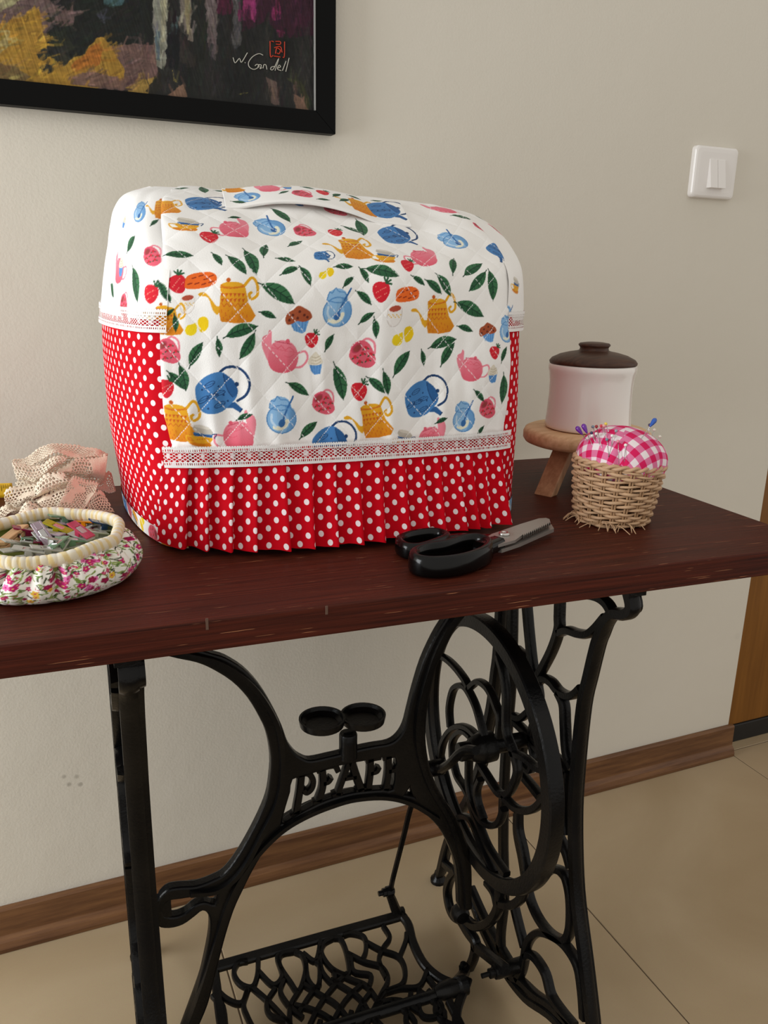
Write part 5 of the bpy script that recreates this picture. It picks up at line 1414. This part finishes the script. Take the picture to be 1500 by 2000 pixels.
# ------------------------------------------------------------------ crocheted lace heaped behind the pouch
M_lace = plain('beige_crochet', (238, 224, 202), .9, bump=.6, bscale=900, spec=.1, var=.06, vscale=40)
lace = thing('lace_ribbon', 'heap of beige crocheted lace ribbon behind the floral pouch', 'lace', (-.03, .985, ZT))
def lace_fold(A, B, ya, yb, bul=.006, seed=0, flipn=False):
    """ribbon spanning two edges; edges traced in an enlarged view and set at depths ya, yb"""
    def edge(E, ys):
        ys = np.interp(np.linspace(0, 1, len(E)), np.linspace(0, 1, len(ys)), ys)
        return smooth_path(np.array([onax(x * .17333, 850 + y * .17333, 1, yy) for (x, y), yy in zip(E, ys)]), 12)
    ea, eb = edge(A, ya), edge(B, yb)
    def resample(E, n):
        s = np.concatenate([[0], np.cumsum(np.linalg.norm(np.diff(E, axis=0), axis=1))]); t = np.linspace(0, s[-1], n)
        return np.stack([np.interp(t, s, E[:, k]) for k in range(3)], 1), s[-1]
    L = max(np.linalg.norm(np.diff(ea, axis=0), axis=1).sum(), np.linalg.norm(np.diff(eb, axis=0), axis=1).sum())
    W = np.linalg.norm(ea.mean(0) - eb.mean(0))
    n = max(int(L / .00075), 20); k = max(int(W / .00075), 14)
    ea, _ = resample(ea, n); eb, _ = resample(eb, n)
    t = np.linspace(0, 1, k)
    P = ea[:, None] * (1 - t[None, :, None]) + eb[:, None] * t[None, :, None]
    uu, vv = np.meshgrid(np.arange(n) * .00075, np.arange(k) * .00075, indexing='ij')
    P[..., 1] -= bul * np.sin(np.pi * t)[None] * (.6 + .8 * vnoise(uu * 40 + seed, vv * 0 + seed))
    P[..., 1] += (vnoise(uu * 110 + seed * 3.1, vv * 110) - .5) * .0035; P[..., 2] += (vnoise(uu * 90 + seed * 1.7, vv * 70 + 5) - .5) * .003
    u = uu[:-1, :-1]; v = vv[:-1, :-1]; tt = np.broadcast_to(t[None, :-1], u.shape)
    d = v / W if W > 0 else v
    row = np.floor(v / .0032)
    hole = (((u / .0040 + .5 * (row % 2)) % 1 - .5) ** 2 + ((v / .0032) % 1 - .5) ** 2 * .8) < .125
    open_ = vnoise(u * 75 + seed * 7, v * 75 + 3) > .30
    scal = (tt < .05) & ((u / .005) % 1 < .35) | (tt > .95) & ((u / .005) % 1 < .35)
    solid = ~((hole & open_ & (tt > .1) & (tt < .92)) | scal)
    o = mk('lace_fold', P.reshape(-1, 3), gridfaces(n, k, mask=solid), M_lace, lace)
    sd = o.modifiers.new('thick', 'SOLIDIFY'); sd.thickness = .0010; sd.offset = 0
    return o
lace_fold([(130, 290), (290, 245), (440, 145), (590, 95), (720, 95), (900, 125), (1100, 155), (1215, 208)], [(165, 395), (280, 385), (420, 300), (560, 225), (650, 205), (830, 262), (980, 245), (1205, 222)], [1.005, 1.03, 1.035, 1.02], [.985, .985, .99, 1.0], .003, 1)
lace_fold([(640, 385), (740, 335), (850, 268), (1000, 245), (1215, 212)], [(690, 425), (800, 415), (920, 435), (1050, 470), (1165, 485)], [.985, .99, 1.005], [.975, .98, .99], .010, 2)
lace_fold([(135, 295), (300, 330), (470, 330), (640, 235), (760, 250)], [(205, 490), (300, 505), (410, 525), (540, 400), (680, 330)], [.995, .985, .985], [.975, .968, .975], .009, 3)
lace_fold([(365, 660), (420, 540), (500, 460), (620, 415), (730, 425)], [(360, 715), (480, 665), (560, 625), (690, 585), (800, 545)], [.955, .965, .965], [.945, .95, .955], .008, 4)
lace_fold([(48, 650), (140, 580), (290, 560), (420, 535)], [(75, 740), (190, 805), (300, 740), (385, 695)], [.965, .975, .97], [.945, .945, .945], .012, 5)
lace_fold([(795, 485), (850, 458), (980, 500), (1115, 535)], [(590, 885), (750, 865), (930, 855), (1045, 690)], [.955, .965, .965], [.915, .92, .935], .009, 6)
lace_fold([(1035, 690), (1100, 620), (1165, 640)], [(950, 870), (1130, 860), (1290, 865)], [.95, .955, .96], [.93, .935, .94], .006, 7)
lace_fold([(415, 745), (500, 665), (600, 635), (760, 590)], [(480, 790), (560, 870), (660, 840), (745, 760)], [.945, .95, .955], [.925, .925, .935], .007, 8)
lace_fold([(225, 845), (310, 755), (400, 780), (490, 840)], [(200, 940), (300, 950), (420, 945), (500, 930)], [.93, .935, .93], [.905, .905, .905], .005, 9)
lace_fold([(-60, 870), (80, 785), (150, 800), (190, 830)], [(-60, 960), (60, 910), (120, 875), (180, 860)], [.95, .955, .95], [.93, .935, .935], .004, 10)
lace_fold([(1095, 500), (1180, 415), (1245, 415), (1280, 540)], [(1090, 620), (1180, 650), (1260, 650), (1305, 640)], [1.02, 1.03, 1.035], [1.0, 1.005, 1.01], .004, 11)
lace_fold([(170, 520), (300, 505), (420, 520), (560, 480), (700, 470), (900, 450)], [(200, 640), (330, 640), (480, 640), (620, 640), (800, 620), (980, 620)], [.99, .985, .985, .985], [.965, .965, .965, .965], .006, 12)
lace_fold([(60, 740), (300, 730), (560, 700), (800, 660), (1000, 660)], [(60, 880), (300, 900), (560, 900), (800, 900), (1040, 880)], [.975, .97, .97], [.95, .945, .945], .006, 13)

lace_fold([(150, 330), (350, 300), (600, 200), (800, 180), (1000, 200), (1190, 250)], [(200, 560), (400, 580), (600, 580), (800, 560), (1000, 560), (1180, 560)], [1.02, 1.03, 1.03], [1.0, 1.0, 1.01], .004, 14)
lace_fold([(560, 300), (700, 290), (850, 300), (1150, 300)], [(520, 470), (700, 500), (900, 520), (1140, 540)], [1.0, 1.005, 1.01], [.985, .99, .995], .004, 15)

# ------------------------------------------------------------------ yellow measuring tape at the back of the table
M_tape = plain('yellow_tape', (222, 176, 30), .4)
M_ink = plain('black_print', (20, 18, 14), .6)
tp_ = thing('measuring_tape', 'yellow measuring tape standing on edge along the back of the table', 'measuring tape', (-.12, 1.105, ZT))
q = smooth_path(np.array([(-.205, 1.100, 0), (-.16, 1.110, 0), (-.12, 1.106, 0), (-.086, 1.101, 0)]), 10)
P = np.stack([np.stack([q[:, 0], q[:, 1] + .0015 * s, np.full(len(q), ZT + .0003 + .0185 * s)], 1) for s in (0, .25, .5, .75, 1)], 1)
o = mk('tape_band', P.reshape(-1, 3), gridfaces(*P.shape[:2]), M_tape, tp_); sd = o.modifiers.new('t', 'SOLIDIFY'); sd.thickness = .0006
for k in range(40):
    x = -.19 + k * .0026
    y = np.interp(x, q[:, 0], q[:, 1]); h_ = .009 if k % 5 == 0 else .005
    v, f = box(x - .0002, x + .0002, y - .0004 + .001, y + .0008, ZT + .0175 - h_, ZT + .0175); mk('tick', v, f, M_ink, o, smooth=False)
# ------------------------------------------------------------------ framed painting
pt = thing('framed_painting', 'painting of trees and ochre ground in a wide black frame on the wall', 'painting', WALL_LOC, rotz=WA)
M_frame = plain('black_frame', (7, 7, 7), .45, spec=.12, bump=.05, bscale=120)
X0, X1, Z0, Z1 = -.262, .421, 1.220, 1.700
FW, FD = .0285, .020
def mitre(ax0, az0, ax1, az1, bx0, bz0, bx1, bz1):
    V = []
    for (x, z), (u_, w_) in (((ax0, az0), (bx0, bz0)), ((ax1, az1), (bx1, bz1))):
        V += [(x, -.002, z), (x, -FD, z), (u_, -FD + .003, w_), (u_, -.006, w_)]
    return V, [(0, 1, 5, 4), (1, 2, 6, 5), (2, 3, 7, 6), (3, 0, 4, 7), (3, 2, 1, 0), (4, 5, 6, 7)]
for a in ((X0, Z0, X1, Z0, X0 + FW, Z0 + FW, X1 - FW, Z0 + FW), (X1, Z0, X1, Z1, X1 - FW, Z0 + FW, X1 - FW, Z1 - FW), (X1, Z1, X0, Z1, X1 - FW, Z1 - FW, X0 + FW, Z1 - FW), (X0, Z1, X0, Z0, X0 + FW, Z1 - FW, X0 + FW, Z0 + FW)):
    v, f = mitre(*a); o = wall_obj('frame_rail', v, f, M_frame, pt); bevel(o, .0008, 2)
v, f = box(X1 - FW - .0006, X1 - FW, -FD + .002, -.006, Z0 + FW, Z1 - FW); wall_obj('slip_edge', v, f, plain('silver_slip', (140, 138, 134), .5), pt)
xs = np.concatenate([np.linspace(X0 + FW, -.03, 40)[:-1], np.linspace(-.03, X1 - FW, 470)])
zs = np.concatenate([np.linspace(Z0 + FW, 1.405, 190), np.linspace(1.405, Z1 - FW, 40)[1:]])
cv = Canvas(xs[0], zs[0], xs[-1], zs[-1], .0007, (40, 40, 38))
uu, vv = np.meshgrid(cv.u0 + np.arange(cv.w) * cv.res, cv.v0 + np.arange(cv.h) * cv.res)
nz = vnoise(uu * 40, vv * 22)
cv.a += (nz[..., None] - .5) * np.array((26, 22, 20.)) 
def W2(P): return [wall_sz(a, b, .012) for a, b in P]
J = (.0016, 150)
D = lambda P, c, **k: cv.poly(W2(P), c, jitter=k.pop('jitter', J), **k)
D([(-600, -500), (140, -500), (140, 0), (150, 60), (90, 70), (0, 60), (-600, 200)], (122, 96, 92))
D([(-600, -400), (60, -300), (40, -2), (0, 24), (-600, 60)], (176, 166, 122))
D([(205, 78), (240, 85), (300, 86), (308, 150), (275, 178), (170, 172), (215, 140)], (128, 96, 88))
D([(-400, 200), (0, 48), (40, 32), (75, 14), (82, 42), (95, 110), (130, 122), (160, 100), (185, 75), (212, 70), (216, 92), (240, 132), (242, 156), (190, 172), (110, 172), (0, 166), (-400, 220)], (196, 146, 48))
D([(140, 128), (165, 103), (187, 84), (200, 96), (196, 124), (165, 138), (140, 142)], (204, 120, 38))
D([(-400, 190), (0, 122), (30, 130), (60, 150), (40, 170), (-400, 210)], (140, 112, 64))
D([(15, 150), (32, 143), (40, 155), (20, 160)], (200, 176, 96))
D([(0, 60), (18, 62), (14, 90), (0, 105)], (190, 168, 100))
D([(130, 150), (180, 140), (230, 150), (240, 172), (140, 166)], (140, 104, 88))
D([(140, -300), (300, -300), (298, 60), (283, 86), (216, 88), (200, 72), (188, 76), (162, 104), (140, 114), (112, 106), (94, 82), (88, 60), (98, 48), (124, 52), (146, 44)], (34, 38, 34))
D([(190, -100), (262, -100), (240, 6), (222, 14), (202, 8)], (72, 108, 112)); D([(188, 26), (206, 30), (206, 46), (196, 44)], (70, 74, 84))
D([(96, 0), (140, 0), (138, 18), (122, 22), (110, 14)], (38, 38, 36))
for x, y, a_, b_ in ((84, 105, 10, 12), (90, 134, 11, 10), (120, 117, 16, 13), (97, 34, 9, 8)): D(ell(x, y, a_, b_), (58, 56, 44))
D([(128, 60), (146, 96), (118, 104), (98, 84), (96, 62)], (48, 52, 40))
D([(296, -300), (326, -300), (326, 60), (329, 100), (318, 139), (304, 127), (300, 60)], (158, 158, 140)); D([(303, 60), (312, 58), (313, 120), (305, 118)], (104, 122, 132)); D([(314, 0), (324, 0), (324, 80), (317, 82)], (190, 184, 150))
D([(345, -300), (372, -300), (373, 50), (377, 80), (366, 76), (352, 55)], (142, 130, 118)); D([(360, 0), (370, 0), (371, 70), (364, 66)], (170, 156, 116))
D([(394, -300), (418, -300), (424, 90), (420, 120), (408, 104), (400, 40)], (118, 102, 102)); D([(448, -300), (466, -300), (472, 88), (456, 98)], (88, 86, 86))
D([(372, -300), (394, -300), (404, 100), (400, 190), (378, 190)], (40, 42, 38)); D([(420, -300), (448, -300), (450, 26), (424, 30)], (86, 28, 56))
D([(468, -300), (720, -300), (720, 70), (600, 70), (560, 74), (520, 40), (474, 64)], (66, 26, 46)); D([(476, -50), (498, -50), (499, 44), (486, 34), (474, 20)], (160, 48, 108)); D([(528, 12), (551, 22), (548, 38), (532, 38)], (150, 42, 98)); D([(540, 58), (556, 62), (553, 74), (543, 72)], (132, 36, 84)); D([(464, 18), (478, 20), (480, 40), (468, 42)], (132, 40, 90))
D([(328, 66), (350, 64), (353, 110), (346, 138), (330, 132), (324, 100)], (24, 26, 30)); D(ell(341, 38, 7, 8), (34, 22, 30)); D([(352, 50), (336, 48), (332, 66), (350, 66)], (74, 92, 96))
D([(350, 70), (378, 108), (384, 128), (368, 136), (352, 120)], (58, 52, 48)); D([(244, 172), (304, 147), (312, 158), (288, 186), (252, 182)], (190, 150, 66)); D([(305, 150), (322, 170), (296, 186), (282, 180)], (52, 48, 40)); D([(328, 188), (358, 162), (366, 190), (350, 196)], (150, 112, 88)); D([(333, 134), (346, 162), (340, 160)], (186, 160, 70))
D([(520, 150), (530, 200), (548, 208), (540, 160)], (110, 88, 80)); D([(572, 182), (600, 200), (604, 218), (578, 214)], (138, 104, 84)); D([(560, 150), (590, 160), (604, 190), (606, 216), (590, 190)], (66, 68, 42)); D([(460, 183), (486, 180), (480, 184)], (136, 128, 60))
# short loaded brush marks picked from the colours already there
rb = np.random.RandomState(21)
for k in range(2600):
    s_, z_ = -.03 + rb.rand() * .42, 1.25 + rb.rand() * .15
    i, j = int((s_ - cv.u0) / cv.res), int((z_ - cv.v0) / cv.res)
    c = cv.a[min(j, cv.h - 1), min(i, cv.w - 1)]
    ang = .55 + .35 * rb.randn() if s_ < .16 else 1.5 + .25 * rb.randn()
    L = .004 + rb.rand() * .010
    cv.stroke([(s_, z_), (s_ + L * math.cos(ang), z_ + L * math.sin(ang))], .0010 + rb.rand() * .0022, np.clip(c * (.72 + rb.rand() * .6) + rb.randn(3) * 4, 0, 255), alpha=.55)
# bristle streaks
st = vnoise(uu * 900 + vv * 260, vv * 60 - uu * 20); st2 = vnoise(uu * 60, vv * 700)
cv.a *= (.80 + (st - .5) * .16 + (st2 - .5) * .12)[..., None]; gm = cv.a.mean(2, keepdims=True); cv.a = np.clip((cv.a * .88 + gm * .12) * .98, 0, 255)
XX, ZZ = np.meshgrid(xs, zs, indexing='ij')
rel = (vnoise(XX * 900 + ZZ * 260, ZZ * 60) - .5) * .0006 + (vnoise(XX * 120, ZZ * 120) - .5) * .0008
P = np.stack([XX, -.0115 - rel, ZZ], -1)
M_oil = printed('oil_paint', rough=.42, weave=0, sheen=0)
cvs = wall_obj('canvas', P.reshape(-1, 3), gridfaces(len(xs), len(zs)), M_oil, pt, smooth=True, col=cv.sample(XX.ravel(), ZZ.ravel()))
M_sig = plain('signature_paint', (176, 172, 160), .6); M_seal = plain('seal_paint', (176, 52, 26), .6)
def script(strokes, wd, mat, name):
    parts = []
    for s in strokes:
        Q = np.array([(lambda q: (q[0], -.0128, q[1]))(wall_sz(300 + x * .23333, y * .23333, .0125)) for x, y in s])
        parts.append(tube_geo(smooth_path(Q, 4), wd, 5))
    v, f = join_geo(parts); return wall_obj(name, v, f, mat, cvs)
script([[(665, 482), (682, 527), (718, 490), (735, 522), (785, 442)], [(764, 522), (767, 528)],
        [(916, 462), (880, 450), (830, 474), (795, 522), (802, 562), (842, 581), (884, 556), (866, 538), (848, 552)], [(872, 562), (882, 542), (902, 548), (890, 576), (908, 566)], [(916, 572), (924, 542), (940, 546), (948, 582)],
        [(1012, 556), (986, 562), (980, 582), (1004, 577), (1048, 488), (1016, 592)], [(1036, 572), (1062, 560), (1050, 546), (1036, 578), (1068, 592)], [(1078, 592), (1108, 512)], [(1106, 600), (1134, 486)]], .00055, M_sig, 'signature')
script([[(975, 345), (978, 470), (1000, 465)], [(1096, 350), (1094, 470), (1080, 480)], [(985, 345), (1005, 350)], [(1020, 348), (1060, 350), (1058, 372), (1024, 370)], [(1010, 400), (1060, 392), (1075, 440)], [(1020, 450), (1030, 405), (1060, 420), (1050, 450), (1030, 445)], [(1005, 470), (1060, 478)]], .0007, M_seal, 'seal_mark')
